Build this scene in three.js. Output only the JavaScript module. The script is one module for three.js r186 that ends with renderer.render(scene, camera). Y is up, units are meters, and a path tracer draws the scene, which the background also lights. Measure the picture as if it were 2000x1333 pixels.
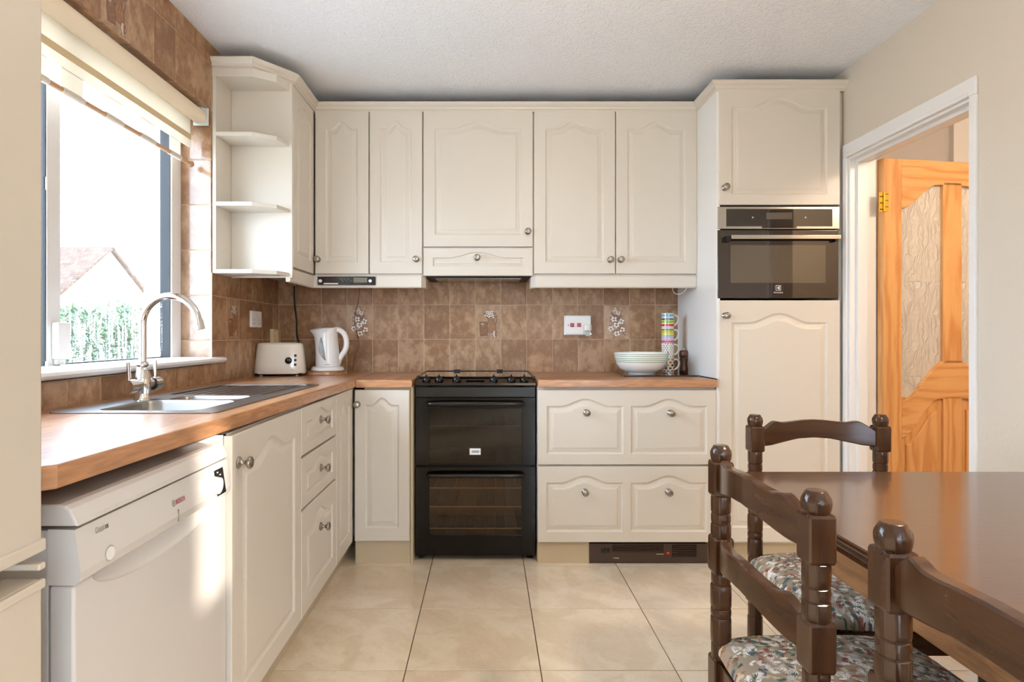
import * as THREE from 'three';
import { RoundedBoxGeometry } from 'three/addons/geometries/RoundedBoxGeometry.js';
import { mergeGeometries, mergeVertices, toCreasedNormals } from 'three/addons/utils/BufferGeometryUtils.js';
import { Brush, Evaluator, SUBTRACTION } from 'three-bvh-csg';
import { RectAreaLightUniformsLib } from 'three/addons/lights/RectAreaLightUniformsLib.js';

// ---------------------------------------------------------------- camera, sky, light, exposure
// World: y up, metres. The tiled back wall is the plane z = 0; the lens stands D in front of it. "d" below is the distance from the lens plane.
const D = 3.497, F = 1170, H = 1.115, CX = 952, CY = 655;
const scene = new THREE.Scene();
const renderer = new THREE.WebGLRenderer();
renderer.toneMapping = THREE.LinearToneMapping;
renderer.toneMappingExposure = 1.55;
renderer.shadowMap.enabled = true;
RectAreaLightUniformsLib.init();
const camera = new THREE.PerspectiveCamera(2 * Math.atan(666.5 / F) * 180 / Math.PI, 2000 / 1333, 0.05, 200);
camera.position.set(0, H, D);
camera.lookAt(0, H, 0);
camera.setViewOffset(2000, 1333, 1000 - CX, 666.5 - CY, 2000, 1333);
scene.background = new THREE.Color(0.79, 0.97, 1.2);
scene.backgroundIntensity = 8.2;
// hazy low sun behind the lens to the right; it reaches only the dishwasher, through the small high window
const sun = new THREE.DirectionalLight('#fff6ea', 7);
sun.name = 'sun'; sun.position.set(2.39 * 4, 0.98 * 4, 2.62 * 4); sun.target.position.set(0, 0, 0); sun.shadow.radius = 2.2; sun.castShadow = true;
Object.assign(sun.shadow.camera, { left: -6, right: 6, top: 6, bottom: -6, near: 0.5, far: 40 }); sun.shadow.mapSize.set(2048, 2048);
scene.add(sun, sun.target);

// ---------------------------------------------------------------- helpers
const Z = (d) => D - d;
const XP = (px, d) => (px - CX) / F * d;            // photograph column -> x at distance d
const YP = (py, d) => H - (py - CY) / F * d;        // photograph row -> height at distance d
function rng(seed) { let s = seed | 0; return () => { s = (s + 0x6d2b79f5) | 0; let t = Math.imul(s ^ (s >>> 15), 1 | s); t = (t + Math.imul(t ^ (t >>> 7), 61 | t)) ^ t; return ((t ^ (t >>> 14)) >>> 0) / 4294967296; }; }
const clamp = (x, a = 0, b = 1) => Math.min(b, Math.max(a, x)), mix = (a, b, t) => a + (b - a) * t, sstep = (a, b, x) => { const t = clamp((x - a) / (b - a)); return t * t * (3 - 2 * t); };
const used = new Map();
function numbered(n) { const k = used.get(n) || 0; used.set(n, k + 1); return k ? n + '_' + String(k).padStart(3, '0') : n; }
function tag(o, label, category, group, kind) { if (label) o.userData.label = label; if (category) o.userData.category = category; if (group) o.userData.group = group; if (kind) o.userData.kind = kind; return o; }
function thing(name, label, category, pos = [0, 0, 0], group) { const o = new THREE.Group(); o.name = numbered(name); o.position.set(...pos); scene.add(o); return tag(o, label, category, group); }
function worldPos(o) { const p = new THREE.Vector3(); for (let q = o; q; q = q.parent) p.add(q.position); return p; }
// geometry is given in world coordinates and moved into its parent's frame
function part(parent, name, geo, m, label) {
  const g = Array.isArray(geo) ? join(geo) : geo, p = worldPos(parent);
  if (p.lengthSq() > 0) g.translate(-p.x, -p.y, -p.z);
  const o = new THREE.Mesh(g, m); o.name = name; parent.add(o); if (label) o.userData.label = label; return o;
}
function single(name, geo, m, label, category, group) { const o = new THREE.Mesh(Array.isArray(geo) ? join(geo) : geo, m); o.name = numbered(name); scene.add(o); return tag(o, label, category, group); }
function struct(name, geo, m, parent) { const o = new THREE.Mesh(Array.isArray(geo) ? join(geo) : geo, m); o.name = name; (parent || scene).add(o); if (!parent) o.userData.kind = 'structure'; return o; }
function join(list) {
  const l = list.flat().map((g) => { const h = g.index ? g.toNonIndexed() : g; for (const k of Object.keys(h.attributes)) if (!['position', 'normal', 'uv'].includes(k)) h.deleteAttribute(k); if (!h.attributes.uv) h.setAttribute('uv', new THREE.BufferAttribute(new Float32Array(h.attributes.position.count * 2), 2)); return h; });
  return mergeGeometries(l);
}
// uv in metres from position, by the side each face looks to; along: 'x','y','z' = the world axis that runs along the texture's u
function metric(g, along = 'x', off = [0, 0]) {
  if (g.index) g = g.toNonIndexed();
  const p = g.attributes.position, uv = new Float32Array(p.count * 2), a = new THREE.Vector3(), b = new THREE.Vector3(), c = new THREE.Vector3();
  for (let i = 0; i < p.count; i += 3) {
    a.fromBufferAttribute(p, i); b.fromBufferAttribute(p, i + 1); c.fromBufferAttribute(p, i + 2);
    const n = b.clone().sub(a).cross(c.clone().sub(a)), ax = Math.abs(n.x), ay = Math.abs(n.y), az = Math.abs(n.z);
    let e = ax >= ay && ax >= az ? ['z', 'y'] : ay >= az ? ['x', 'z'] : ['x', 'y'];
    if (e[1] === along) e = [e[1], e[0]];
    [a, b, c].forEach((v, k) => { uv[(i + k) * 2] = v[e[0]] + off[0]; uv[(i + k) * 2 + 1] = v[e[1]] + off[1]; });
  }
  g.setAttribute('uv', new THREE.BufferAttribute(uv, 2)); return g;
}
function box(x0, x1, y0, y1, z0, z1, r = 0, along = 'x', seg = 2) {
  const w = Math.abs(x1 - x0), h = Math.abs(y1 - y0), l = Math.abs(z1 - z0);
  const g = r ? new RoundedBoxGeometry(w, h, l, seg, Math.min(r, w / 2.01, h / 2.01, l / 2.01)) : new THREE.BoxGeometry(w, h, l);
  g.translate((x0 + x1) / 2, (y0 + y1) / 2, (z0 + z1) / 2); return metric(g, along);
}
const V2 = (x, y) => new THREE.Vector2(x, y), V3 = (x, y, z) => new THREE.Vector3(x, y, z);
function lathe(pts, seg = 32) { return new THREE.LatheGeometry(pts.map(([r, y]) => V2(Math.max(r, 1e-4), y)), seg); }
function tube(pts, r, seg = 24, rad = 10, closed = false) { return new THREE.TubeGeometry(new THREE.CatmullRomCurve3(pts.map((p) => V3(...p)), closed), seg, r, rad, closed); }
function cyl(r0, r1, h, seg = 24) { return new THREE.CylinderGeometry(r0, r1, h, seg); }
function rod(a, b, r, seg = 12, r2) { const A = V3(...a), B = V3(...b), g = cyl(r2 ?? r, r, A.distanceTo(B), seg); g.applyQuaternion(new THREE.Quaternion().setFromUnitVectors(V3(0, 1, 0), B.clone().sub(A).normalize())); return g.translate((A.x + B.x) / 2, (A.y + B.y) / 2, (A.z + B.z) / 2); }
function extrude(pts, depth, bevel = 0, holes = []) {
  const s = new THREE.Shape(pts.map(([x, y]) => V2(x, y)));
  for (const h of holes) s.holes.push(new THREE.Path(h.map(([x, y]) => V2(x, y))));
  return new THREE.ExtrudeGeometry(s, { depth: depth - 2 * bevel, bevelEnabled: bevel > 0, bevelSize: bevel, bevelOffset: -bevel, bevelThickness: bevel, bevelSegments: 2, curveSegments: 12 }).translate(0, 0, bevel);
}
// plan outline [x, d] pulled up from y0 to y1
function slab(pts, y0, y1, holes = [], bevel = 0) { const m = (l) => l.map(([x, d]) => [x, -Z(d)]); const g = extrude(m(pts), y1 - y0, bevel, holes.map(m)); g.rotateX(-Math.PI / 2); g.translate(0, y0, 0); return metric(g, 'z'); }
// a profile [out, y] carried along a plan path [x, d] with mitred corners; out points to the right of the direction of travel seen from above
function sweep(path, profile, along = 'x') {
  const n = path.length, P = path.map(([x, d]) => V2(x, Z(d))), rows = [];
  for (let i = 0; i < n; i++) {
    const a = i ? P[i].clone().sub(P[i - 1]).normalize() : null, b = i < n - 1 ? P[i + 1].clone().sub(P[i]).normalize() : null;
    const na = a && V2(-a.y, a.x), nb = b && V2(-b.y, b.x), m = (na && nb ? na.clone().add(nb).normalize() : (na || nb).clone());
    const k = na && nb ? 1 / Math.max(0.3, m.dot(na)) : 1;
    rows.push(profile.map(([o, y]) => [P[i].x + m.x * o * k, y, P[i].y + m.y * o * k]));
  }
  const pos = [], q = (a, b, c, d) => pos.push(...a, ...b, ...c, ...a, ...c, ...d), m = profile.length;
  for (let i = 0; i < n - 1; i++) for (let j = 0; j < m; j++) q(rows[i][j], rows[i + 1][j], rows[i + 1][(j + 1) % m], rows[i][(j + 1) % m]);
  const tris = THREE.ShapeUtils.triangulateShape(profile.map(([x, y]) => V2(x, y)), []);
  for (const t of tris) { pos.push(...rows[0][t[0]], ...rows[0][t[1]], ...rows[0][t[2]]); pos.push(...rows[n - 1][t[0]], ...rows[n - 1][t[2]], ...rows[n - 1][t[1]]); }
  const g = new THREE.BufferGeometry(); g.setAttribute('position', new THREE.Float32BufferAttribute(pos, 3)); g.computeVertexNormals(); return metric(g, along);
}

// ---------------------------------------------------------------- textures
function noiser(seed) {
  const r = rng(seed), t = new Float32Array(65536).map(() => r());
  const at = (x, y, n) => t[((((y % n) + n) % n) * 256 + (((x % n) + n) % n)) & 65535];
  const one = (u, v, n) => { const x = u * n, y = v * n, i = Math.floor(x), j = Math.floor(y), a = x - i, b = y - j, s = a * a * (3 - 2 * a), q = b * b * (3 - 2 * b); return mix(mix(at(i, j, n), at(i + 1, j, n), s), mix(at(i, j + 1, n), at(i + 1, j + 1, n), s), q); };
  return (u, v, n, oct = 4, fall = 0.5) => { let s = 0, k = 1, w = 0; for (let o = 0; o < oct && n <= 256; o++, n *= 2, k *= fall) { s += k * one(u, v, n); w += k; } return s / w; };   // tiles on the unit square, about 0..1
}
function tex(w, h, fn, srgb = true, rx = 1, ry = 1) {
  const a = new Uint8Array(w * h * 4);
  for (let y = 0; y < h; y++) for (let x = 0; x < w; x++) { const c = fn((x + 0.5) / w, (y + 0.5) / h), i = (y * w + x) * 4; const l = c.length === undefined ? [c, c, c] : c; a[i] = clamp(l[0], 0, 255); a[i + 1] = clamp(l[1], 0, 255); a[i + 2] = clamp(l[2], 0, 255); a[i + 3] = 255; }
  const t = new THREE.DataTexture(a, w, h, THREE.RGBAFormat); t.wrapS = t.wrapT = THREE.RepeatWrapping; t.magFilter = THREE.LinearFilter; t.minFilter = THREE.LinearMipmapLinearFilter; t.generateMipmaps = true; if (srgb) t.colorSpace = THREE.SRGBColorSpace; t.repeat.set(rx, ry); t.needsUpdate = true; return t;
}
function canvasTex(w, h, draw) { const c = document.createElement('canvas'); c.width = w; c.height = h; const g = c.getContext('2d'); draw(g, w, h); const t = new THREE.CanvasTexture(c); t.colorSpace = THREE.SRGBColorSpace; t.magFilter = THREE.LinearFilter; return t; }
const lerp3 = (a, b, t) => [mix(a[0], b[0], t), mix(a[1], b[1], t), mix(a[2], b[2], t)];
const std = (o) => new THREE.MeshStandardMaterial(o), phy = (o) => new THREE.MeshPhysicalMaterial(o);

// paint and plain stuffs
const M = {};
M.cream = std({ color: '#ddd4c6', roughness: 0.38 });
M.creamIn = std({ color: '#e0d8cd', roughness: 0.5 });
M.plinth = std({ color: '#cbb898', roughness: 0.5 });
M.white = std({ color: '#f2f0ec', roughness: 0.35 });
M.enamel = phy({ color: '#dbd6d0', roughness: 0.22, clearcoat: 0.4, clearcoatRoughness: 0.15 });
M.whiteTrim = std({ color: '#eeecea', roughness: 0.35 });
M.wallPaint = (() => { const n = noiser(3); return std({ color: '#dacfbf', roughness: 0.85, bumpMap: tex(256, 256, (u, v) => 255 * n(u, v, 32, 3), false, 2.5, 2.5), bumpScale: 0.0006 }); })();
M.ceiling = (() => { const n = noiser(4); return std({ color: '#f2f4f8', roughness: 0.9, bumpMap: tex(512, 512, (u, v) => 255 * sstep(0.45, 0.75, n(u, v, 64, 3)), false, 2, 2), bumpScale: 0.0012 }); })();
M.steel = std({ color: '#b9b6b0', roughness: 0.24, metalness: 1 });
M.sinkSteel = std({ color: '#9b9a98', roughness: 0.3, metalness: 1 });
M.chrome = std({ color: '#e2e2e2', roughness: 0.06, metalness: 1 });
M.nickel = std({ color: '#a39c92', roughness: 0.28, metalness: 1 });
M.black = std({ color: '#0c0a09', roughness: 0.22 });
M.blackGlass = phy({ color: '#050404', roughness: 0.04, clearcoat: 1, clearcoatRoughness: 0.02 });
M.blackMatt = std({ color: '#151311', roughness: 0.55 });
M.rubber = std({ color: '#15181a', roughness: 0.5 });
M.brass = std({ color: '#c9a545', roughness: 0.28, metalness: 1 });
M.grout = std({ color: '#d2b999', roughness: 0.9 });
M.floorGrout = std({ color: '#5c4a3a', roughness: 0.9 });
M.brownPlastic = std({ color: '#4b382d', roughness: 0.45 });
M.glass = phy({ color: '#ffffff', roughness: 0, transmission: 1, thickness: 0, ior: 1.5 });

// glazed wall tiles: cloudy beige and brown glaze
const tileMats = [], tileTexFn = (seed) => { const n = noiser(seed); return (u, v) => { const a = n(u, v, 3, 5, 0.55), b = n(u + 0.37, v + 0.11, 6, 5, 0.6), c = n(u, v, 40, 3), t = sstep(0.34, 0.66, 0.6 * a + 0.4 * b); const q = lerp3([150, 111, 77], [188, 153, 118], t), k = 0.94 + 0.12 * c; return q.map((x) => x * k); }; };
for (let i = 0; i < 6; i++) tileMats.push(std({ map: tex(192, 256, tileTexFn(11 + i)), roughness: 0.42, color: ['#ffffff', '#f5f1ee', '#fffaf4', '#efe9e4', '#f7efe6', '#ffffff'][i] }));
const revealMats = tileMats.map((m) => phy({ map: m.map, color: m.color, roughness: 0.35, clearcoat: 1, clearcoatRoughness: 0.12 }));   // the unworn, glossier tiles inside the window recess
// polished floor tiles: cream stone with veins
const floorMats = [];
for (let i = 0; i < 5; i++) { const n = noiser(31 + i); floorMats.push(phy({ map: tex(512, 512, (u, v) => { const w = n(u, v, 4, 4) * 0.5, a = n(u + w, v * 1.0 + w * 0.6, 4, 6, 0.55), vein = Math.pow(1 - Math.abs(2 * n(u + 0.6 * w, v + w, 5, 5, 0.55) - 1), 9), g = n(u, v, 64, 2); const q = lerp3([224, 206, 180], [236, 222, 200], sstep(0.3, 0.7, a)); return lerp3(q, [240, 226, 208], vein * 0.3).map((x) => x * (0.985 + 0.03 * g)); }), roughness: 0.13, clearcoat: 0.3, clearcoatRoughness: 0.05 })); }
// woods; u runs along the grain, uv in metres
function woodTex(seed, w, h, light, dark, rings, grain, warp = 2) { const n = noiser(seed); return (u, v) => { const a = n(u, v, 4, 4), wob = n(u * 1, v, 8, 3), r = 0.5 + 0.5 * Math.sin((v * rings + a * warp + wob * 0.3) * 6.283), f = n(u, v, 8, 1) * 0, s = n(u * 0.25 % 1, v, 128, 2), fine = n(u, v, 256, 1), t = clamp(0.55 * Math.pow(r, 1.6) + grain * (s - 0.5) + 0.15 * (fine - 0.5) + f); return lerp3(light, dark, t); }; }
M.pine = std({ map: tex(512, 512, woodTex(51, 0, 0, [228, 174, 112], [196, 124, 64], 7, 0.35, 3), true, 0.35, 2.2), roughness: 0.32 });
M.pineUp = M.pine;
M.oak = std({ map: tex(512, 512, woodTex(52, 0, 0, [72, 45, 27], [50, 31, 19], 6, 0.5, 1), true, 1.5, 4), roughness: 0.2 });
M.oakTop = phy({ map: tex(1024, 512, woodTex(53, 0, 0, [88, 57, 35], [68, 43, 26], 5, 1.0, 0.6), true, 1, 3), roughness: 0.22, clearcoat: 0.6, clearcoatRoughness: 0.1, bumpMap: (() => { const n = noiser(54); return tex(512, 512, (u, v) => 255 * n(u * 0.25 % 1, v, 128, 2), false, 1.2, 4); })(), bumpScale: 0.00015 });
M.oakApron = std({ map: tex(256, 256, woodTex(55, 0, 0, [150, 106, 66], [104, 68, 40], 6, 0.8), true, 1.5, 4), roughness: 0.35 });
// laminate worktop printed as staves of oiled hardwood
M.worktop = (() => { const n = noiser(61), rr = rng(62), rows = 12, cols = 3, tone = []; for (let j = 0; j < rows; j++) { const off = rr(); tone.push({ off, c: Array.from({ length: cols + 1 }, () => rr()) }); }
  return phy({ map: tex(1024, 512, (u, v) => { const j = Math.floor(v * rows) % rows, t = tone[j], uu = (u + t.off) % 1, k = Math.floor(uu * cols), c = t.c[k], g = n(u * 0.25 % 1, v, 128, 2), b = n(u, v, 4, 4); let q = lerp3([156, 104, 70], [198, 146, 102], c * 0.75 + 0.25 * b); q = q.map((x) => x * (0.86 + 0.28 * g)); const e = Math.min(v * rows % 1, 1 - v * rows % 1); return e < 0.02 ? q.map((x) => x * 0.9) : q; }, true, 0.72, 1.28), roughness: 0.3, clearcoat: 0.35, clearcoatRoughness: 0.2 }); })();
// tapestry seat cover
function tapestry(seed, bg) {
  return canvasTex(1024, 1024, (g, w, h) => { const r = rng(seed); g.fillStyle = bg; g.fillRect(0, 0, w, h); const cols = ['#e2dcd2', '#d6cec6', '#e8e2d8', '#c2bab2', '#66745a', '#465a4a', '#86463e', '#96684e', '#c9b898', '#4a5862'];
    for (let i = 0; i < 1500; i++) { const x = r() * w, y = r() * h, a = r() * 6.28, c = cols[Math.floor(r() * cols.length)], L = 12 + r() * 22; for (let k = -3; k <= 3; k++) { g.save(); g.translate(x, y); g.rotate(a + k * 0.4); g.fillStyle = c; g.beginPath(); g.ellipse(L * 0.6, 0, L * 0.45, 1.8 + r() * 1.8, 0, 0, 6.28); g.fill(); g.restore(); } }
    for (let i = 0; i < 90; i++) { const x = r() * w, y = r() * h; for (let k = 0; k < 7; k++) { const a = k * 0.9; g.fillStyle = i % 3 ? '#e6dfd4' : '#8b4a42'; g.beginPath(); g.ellipse(x + 8 * Math.cos(a), y + 8 * Math.sin(a), 7, 4, a, 0, 6.28); g.fill(); } g.fillStyle = '#6d5a3c'; g.beginPath(); g.arc(x, y, 3, 0, 6.28); g.fill(); }
  });
}
M.tapestry = std({ map: (() => { const t = tapestry(71, '#a08d78'); t.wrapS = t.wrapT = THREE.RepeatWrapping; t.repeat.set(2.2, 2.2); return t; })(), roughness: 0.95 });
// ---------------------------------------------------------------- the room
const XL = -1.219, XR = 1.733, YC = 2.4, DR = -3.4;   // left wall, right wall, ceiling, distance of the wall behind the lens
const WIN = { d0: 0.98, d1: 2.646, y0: 0.985, y1: 2.109 };
const SOFA = {};
// floor slab and its polished tiles
const floor = struct('floor', box(XL - 0.3, XR + 0.115, -0.15, -0.004, Z(3.497), Z(DR)), M.floorGrout);
{
  const T = 0.449, g = 0.0016, x0 = 0.177, d0 = 2.889; let k = 0;
  for (let i = -4; i <= 4; i++) for (let j = -2; j <= 14; j++) {
    const a = Math.max(x0 + i * T, XL), b = Math.min(x0 + (i + 1) * T, XR), e = Math.min(d0 - j * T, D), f = Math.max(d0 - (j + 1) * T, DR); if (b - a < 0.02 || e - f < 0.02) continue;
    const go = box(a + g, b - g, -0.006, 0, Z(e) + g, Z(f) - g, 0.0012, 'x', 1), uv = go.attributes.uv;
    for (let q = 0; q < uv.count; q++) { let u = (uv.getX(q) - a) / T, v = (uv.getY(q) - Z(e)) / T; if ((i * 7 + j * 3) & 1) [u, v] = [1 - u, 1 - v]; uv.setXY(q, u * 0.98, v * 0.98); }
    const o = struct('floor_tile', go, floorMats[Math.abs(i * 2 + j * 3 + (k++ % 2)) % 5], floor); o.name = 'floor_tile';
  }
}
struct('ceiling', box(XL - 0.3, XR + 0.115, YC, YC + 0.2, Z(3.8), Z(DR) + 0.25), M.ceiling);
const wallBack = struct('wall_back', box(XL - 0.3, XR + 0.115, -0.15, YC, -0.3, -0.0016), M.grout);
// left wall with the window opening
const wallLeft = struct('wall_left', [
  box(XL - 0.3, XL - 0.0016, -0.15, WIN.y0 - 0.0, Z(3.497), Z(DR)), box(XL - 0.3, XL - 0.0016, WIN.y1 + 0.0016, YC, Z(3.497), Z(DR)),
  box(XL - 0.3, XL - 0.0016, WIN.y0, WIN.y1 + 0.0016, Z(3.497), Z(WIN.d1 + 0.0016)), box(XL - 0.3, XL - 0.0016, WIN.y0, WIN.y1 + 0.0016, Z(WIN.d0), Z(DR))], M.grout);
// plaster beyond the tiled part of the left wall
struct('plaster', box(XL - 0.001, XL + 0.001, -0.0, YC, Z(WIN.d0 - 0.15), Z(DR)), M.wallPaint, wallLeft);
// right wall with the doorway
const DOOR = { d0: 2.143, d1: 2.875, h: 1.968 };
// a wall in the plane of z and y with window holes [d0, d1, y0, y1] and one doorway
function pierced(outline, holes) { const m = (l) => l.map(([d, y]) => [Z(d), y]); return metric(extrude(m(outline), 0.115, 0, holes.map(([a, b, c, e]) => m([[a, c], [a, e], [b, e], [b, c]]))).rotateY(-Math.PI / 2).translate(XR + 0.115, 0, 0), 'z'); }
const SIDE = [-3.3, -2.02, 0.05, 2.1], SLIT = [-1.37, -1.12, 1.47, 1.93];
struct('wall_right', pierced([[3.497, -0.15], [3.497, YC], [DR, YC], [DR, -0.15], [DOOR.d0, -0.15], [DOOR.d0, DOOR.h], [DOOR.d1, DOOR.h], [DOOR.d1, -0.15]], [SIDE, SLIT]), M.wallPaint);
// glazed door and small high window in the right wall behind the lens
for (const [nm, [a, b, c, e], f] of [['door_2', SIDE, 0.06], ['window_2', SLIT, 0.008]]) {
  const g = new THREE.Group(); g.name = nm; g.userData.kind = 'structure'; scene.add(g);
  struct('frame', [box(XR + 0.03, XR + 0.08, c, e, Z(a + f), Z(a)), box(XR + 0.03, XR + 0.08, c, e, Z(b), Z(b - f)), box(XR + 0.03, XR + 0.08, c, c + f, Z(b - f), Z(a + f)), box(XR + 0.03, XR + 0.08, e - f, e, Z(b - f), Z(a + f))], M.whiteTrim, g);
  struct('pane', box(XR + 0.052, XR + 0.056, c + f, e - f, Z(b - f), Z(a + f)), M.glass, g);
}
// wall behind the lens with a glazed door at its right end
{
  const z0 = Z(DR), a = 0.7, b = 1.7, c = 0.02, t = 2.0, f = 0.06;
  struct('wall_rear', [box(XL - 0.3, a, -0.15, YC, z0, z0 + 0.25), box(b, XR + 0.115, -0.15, YC, z0, z0 + 0.25), box(a, b, t, YC, z0, z0 + 0.25), box(a, b, -0.15, c, z0, z0 + 0.25)], M.wallPaint);
  const g = new THREE.Group(); g.name = 'door_3'; g.userData.kind = 'structure'; scene.add(g);
  struct('frame', [box(a, a + f, c, t, z0 + 0.02, z0 + 0.08), box(b - f, b, c, t, z0 + 0.02, z0 + 0.08), box(a + f, b - f, c, c + f, z0 + 0.02, z0 + 0.08), box(a + f, b - f, t - f, t, z0 + 0.02, z0 + 0.08)], M.whiteTrim, g);
  struct('pane', box(a + f, b - f, c + f, t - f, z0 + 0.048, z0 + 0.052), M.glass, g);
}

// ---------------------------------------------------------------- wall tiles, one by one (150 x 200 mm)
const decor = {};
function decorMat(kind, seed) {
  return std({ roughness: 0.3, map: canvasTex(300, 400, (g, w, h) => {
    const fn = tileTexFn(seed), im = g.createImageData(w, h); for (let y = 0; y < h; y++) for (let x = 0; x < w; x++) { const c = fn((x + 0.5) / w * 0.98, 1 - (y + 0.5) / h * 0.98), i = (y * w + x) * 4; for (let k = 0; k < 3; k++) im.data[i + k] = mix(c[k], [190, 158, 128][k], 0.2); im.data[i + 3] = 255; } g.putImageData(im, 0, 0);
    const r = rng(seed + 5);
    const flower = (x, y, s) => { for (let k = 0; k < 5; k++) { const a = k * 1.2566 + r(); g.fillStyle = '#f1ebe2'; g.strokeStyle = '#7a5640'; g.lineWidth = 1.6; g.beginPath(); g.ellipse(x + s * 0.62 * Math.cos(a), y + s * 0.62 * Math.sin(a), s * 0.55, s * 0.42, a, 0, 6.3); g.fill(); g.stroke(); } g.fillStyle = '#5c3a26'; g.beginPath(); g.arc(x, y, s * 0.36, 0, 6.3); g.fill(); g.fillStyle = '#c9a06a'; g.beginPath(); g.arc(x, y, s * 0.15, 0, 6.3); g.fill(); };
    const twig = (x, y, a, L, c) => { g.strokeStyle = c; g.lineWidth = 3; g.beginPath(); g.moveTo(x, y); g.quadraticCurveTo(x + L * 0.5 * Math.cos(a), y + L * 0.5 * Math.sin(a) - 6, x + L * Math.cos(a), y + L * Math.sin(a)); g.stroke(); for (let k = 1; k < 5; k++) { const t = k / 5; g.fillStyle = c; for (const s of [-1, 1]) { g.beginPath(); g.ellipse(x + L * t * Math.cos(a) + s * 6 * Math.sin(a), y + L * t * Math.sin(a) - s * 6 * Math.cos(a), 10, 3.4, a + s * 0.7, 0, 6.3); g.fill(); } } };
    if (kind === 'flowers') {
      const cs = ['#6b4228', '#8a4e28', '#5a3a2a', '#92582f']; for (let i = 0; i < 34; i++) { const a = -1.57 + (r() - 0.5) * 5.6, t = r(); twig(150 + (t - 0.5) * 40, 120 + t * 190, a, 60 + r() * 60, cs[i % 4]); }
      for (const [x, y, s] of [[128, 62, 20], [166, 98, 24], [118, 172, 31], [200, 196, 30], [146, 236, 32], [82, 280, 30], [212, 292, 29], [150, 336, 31]]) flower(x, y, s);
    } else {
      const jar = (pts, fill, edge) => { g.fillStyle = fill; g.strokeStyle = edge; g.lineWidth = 5; g.beginPath(); pts.forEach(([x, y], i) => i ? g.lineTo(x, y) : g.moveTo(x, y)); g.closePath(); g.fill(); g.stroke(); };
      for (let i = 0; i < 14; i++) twig(178, 165, -1.57 + (r() - 0.5) * 2.4, 60 + r() * 60, ['#7b5238', '#5f4130', '#96683f'][i % 3]);
      g.strokeStyle = '#6a3f26'; g.lineWidth = 7; g.beginPath(); g.ellipse(228, 185, 16, 44, 0.15, 0, 6.3); g.stroke();
      jar([[140, 150], [206, 150], [202, 190], [232, 240], [234, 290], [208, 322], [150, 322], [130, 290], [134, 236], [150, 190]], '#9a683e', '#55351f');
      for (let k = 0; k < 40; k++) { g.fillStyle = ['#8a5f3e', '#b08762', '#94683f'][k % 3]; g.globalAlpha = 0.5; g.beginPath(); g.ellipse(145 + r() * 78, 205 + r() * 105, 5, 12, 0, 0, 6.3); g.fill(); } g.globalAlpha = 1;
      for (const [x, y, s] of [[144, 92, 20], [186, 96, 20], [156, 132, 21], [202, 138, 19], [122, 130, 15]]) flower(x, y, s);
      jar([[52, 205], [132, 200], [136, 300], [142, 355], [60, 362], [52, 300]], '#8a5c3a', '#4f3320'); for (let k = 0; k < 60; k++) { g.fillStyle = ['#7a5236', '#a67f5e', '#6f4a32'][k % 3]; g.globalAlpha = 0.55; g.beginPath(); g.ellipse(60 + r() * 72, 215 + r() * 135, 9, 4, 0.3, 0, 6.3); g.fill(); } g.globalAlpha = 1; g.fillStyle = '#c3a88c'; g.fillRect(66, 218, 30, 18);
      jar([[206, 300], [240, 300], [254, 340], [238, 372], [248, 384], [200, 384], [210, 372], [194, 340]], '#d6c4b0', '#5a3a26'); g.fillStyle = '#845134'; g.fillRect(226, 306, 18, 66);
    }
  }) });
}
const flowerA = decorMat('flowers', 81), jarA = decorMat('jar', 83);
let tileNo = 0;
const tileRand = rng(99);
// face: 'back' (looks +z), 'left' (looks +x), 'reveal' (looks +z at distance d), 'head' (looks down)
function tile(parent, face, a0, a1, b0, b1, at, m, full) {
  const g = 0.0015, t = 0.007, q = face === 'back' || face === 'reveal' ? box(a0 + g, a1 - g, b0 + g, b1 - g, at - t, at + tileRand() * 0.0006, 0.0018, 'x', 1) : face === 'left' ? box(at - t, at + tileRand() * 0.0006, b0 + g, b1 - g, Z(a1) + g, Z(a0) - g, 0.0018, 'x', 1) : box(b0 + g, b1 - g, at, at + t, Z(a1) + g, Z(a0) - g, 0.0018, 'x', 1);
  const uv = q.attributes.uv, p = q.attributes.position, flip = !m && tileNo & 1, [A0, B0] = full || [a0, b0];
  for (let i = 0; i < uv.count; i++) { let u = face === 'back' || face === 'reveal' ? p.getX(i) - A0 : face === 'left' ? D - p.getZ(i) - A0 : D - p.getZ(i) - A0, v = face === 'head' ? p.getX(i) - B0 : p.getY(i) - B0; u /= 0.15; v /= 0.2; if (flip) { u = 1 - u; v = 1 - v; } uv.setXY(i, u * 0.98, v * 0.98); }
  const o = struct('wall_tile', q, m || (face === 'reveal' || face === 'head' ? revealMats : tileMats)[(tileNo * 5 + Math.floor(tileRand() * 3)) % 6], parent); tileNo++; return o;
}
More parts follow.
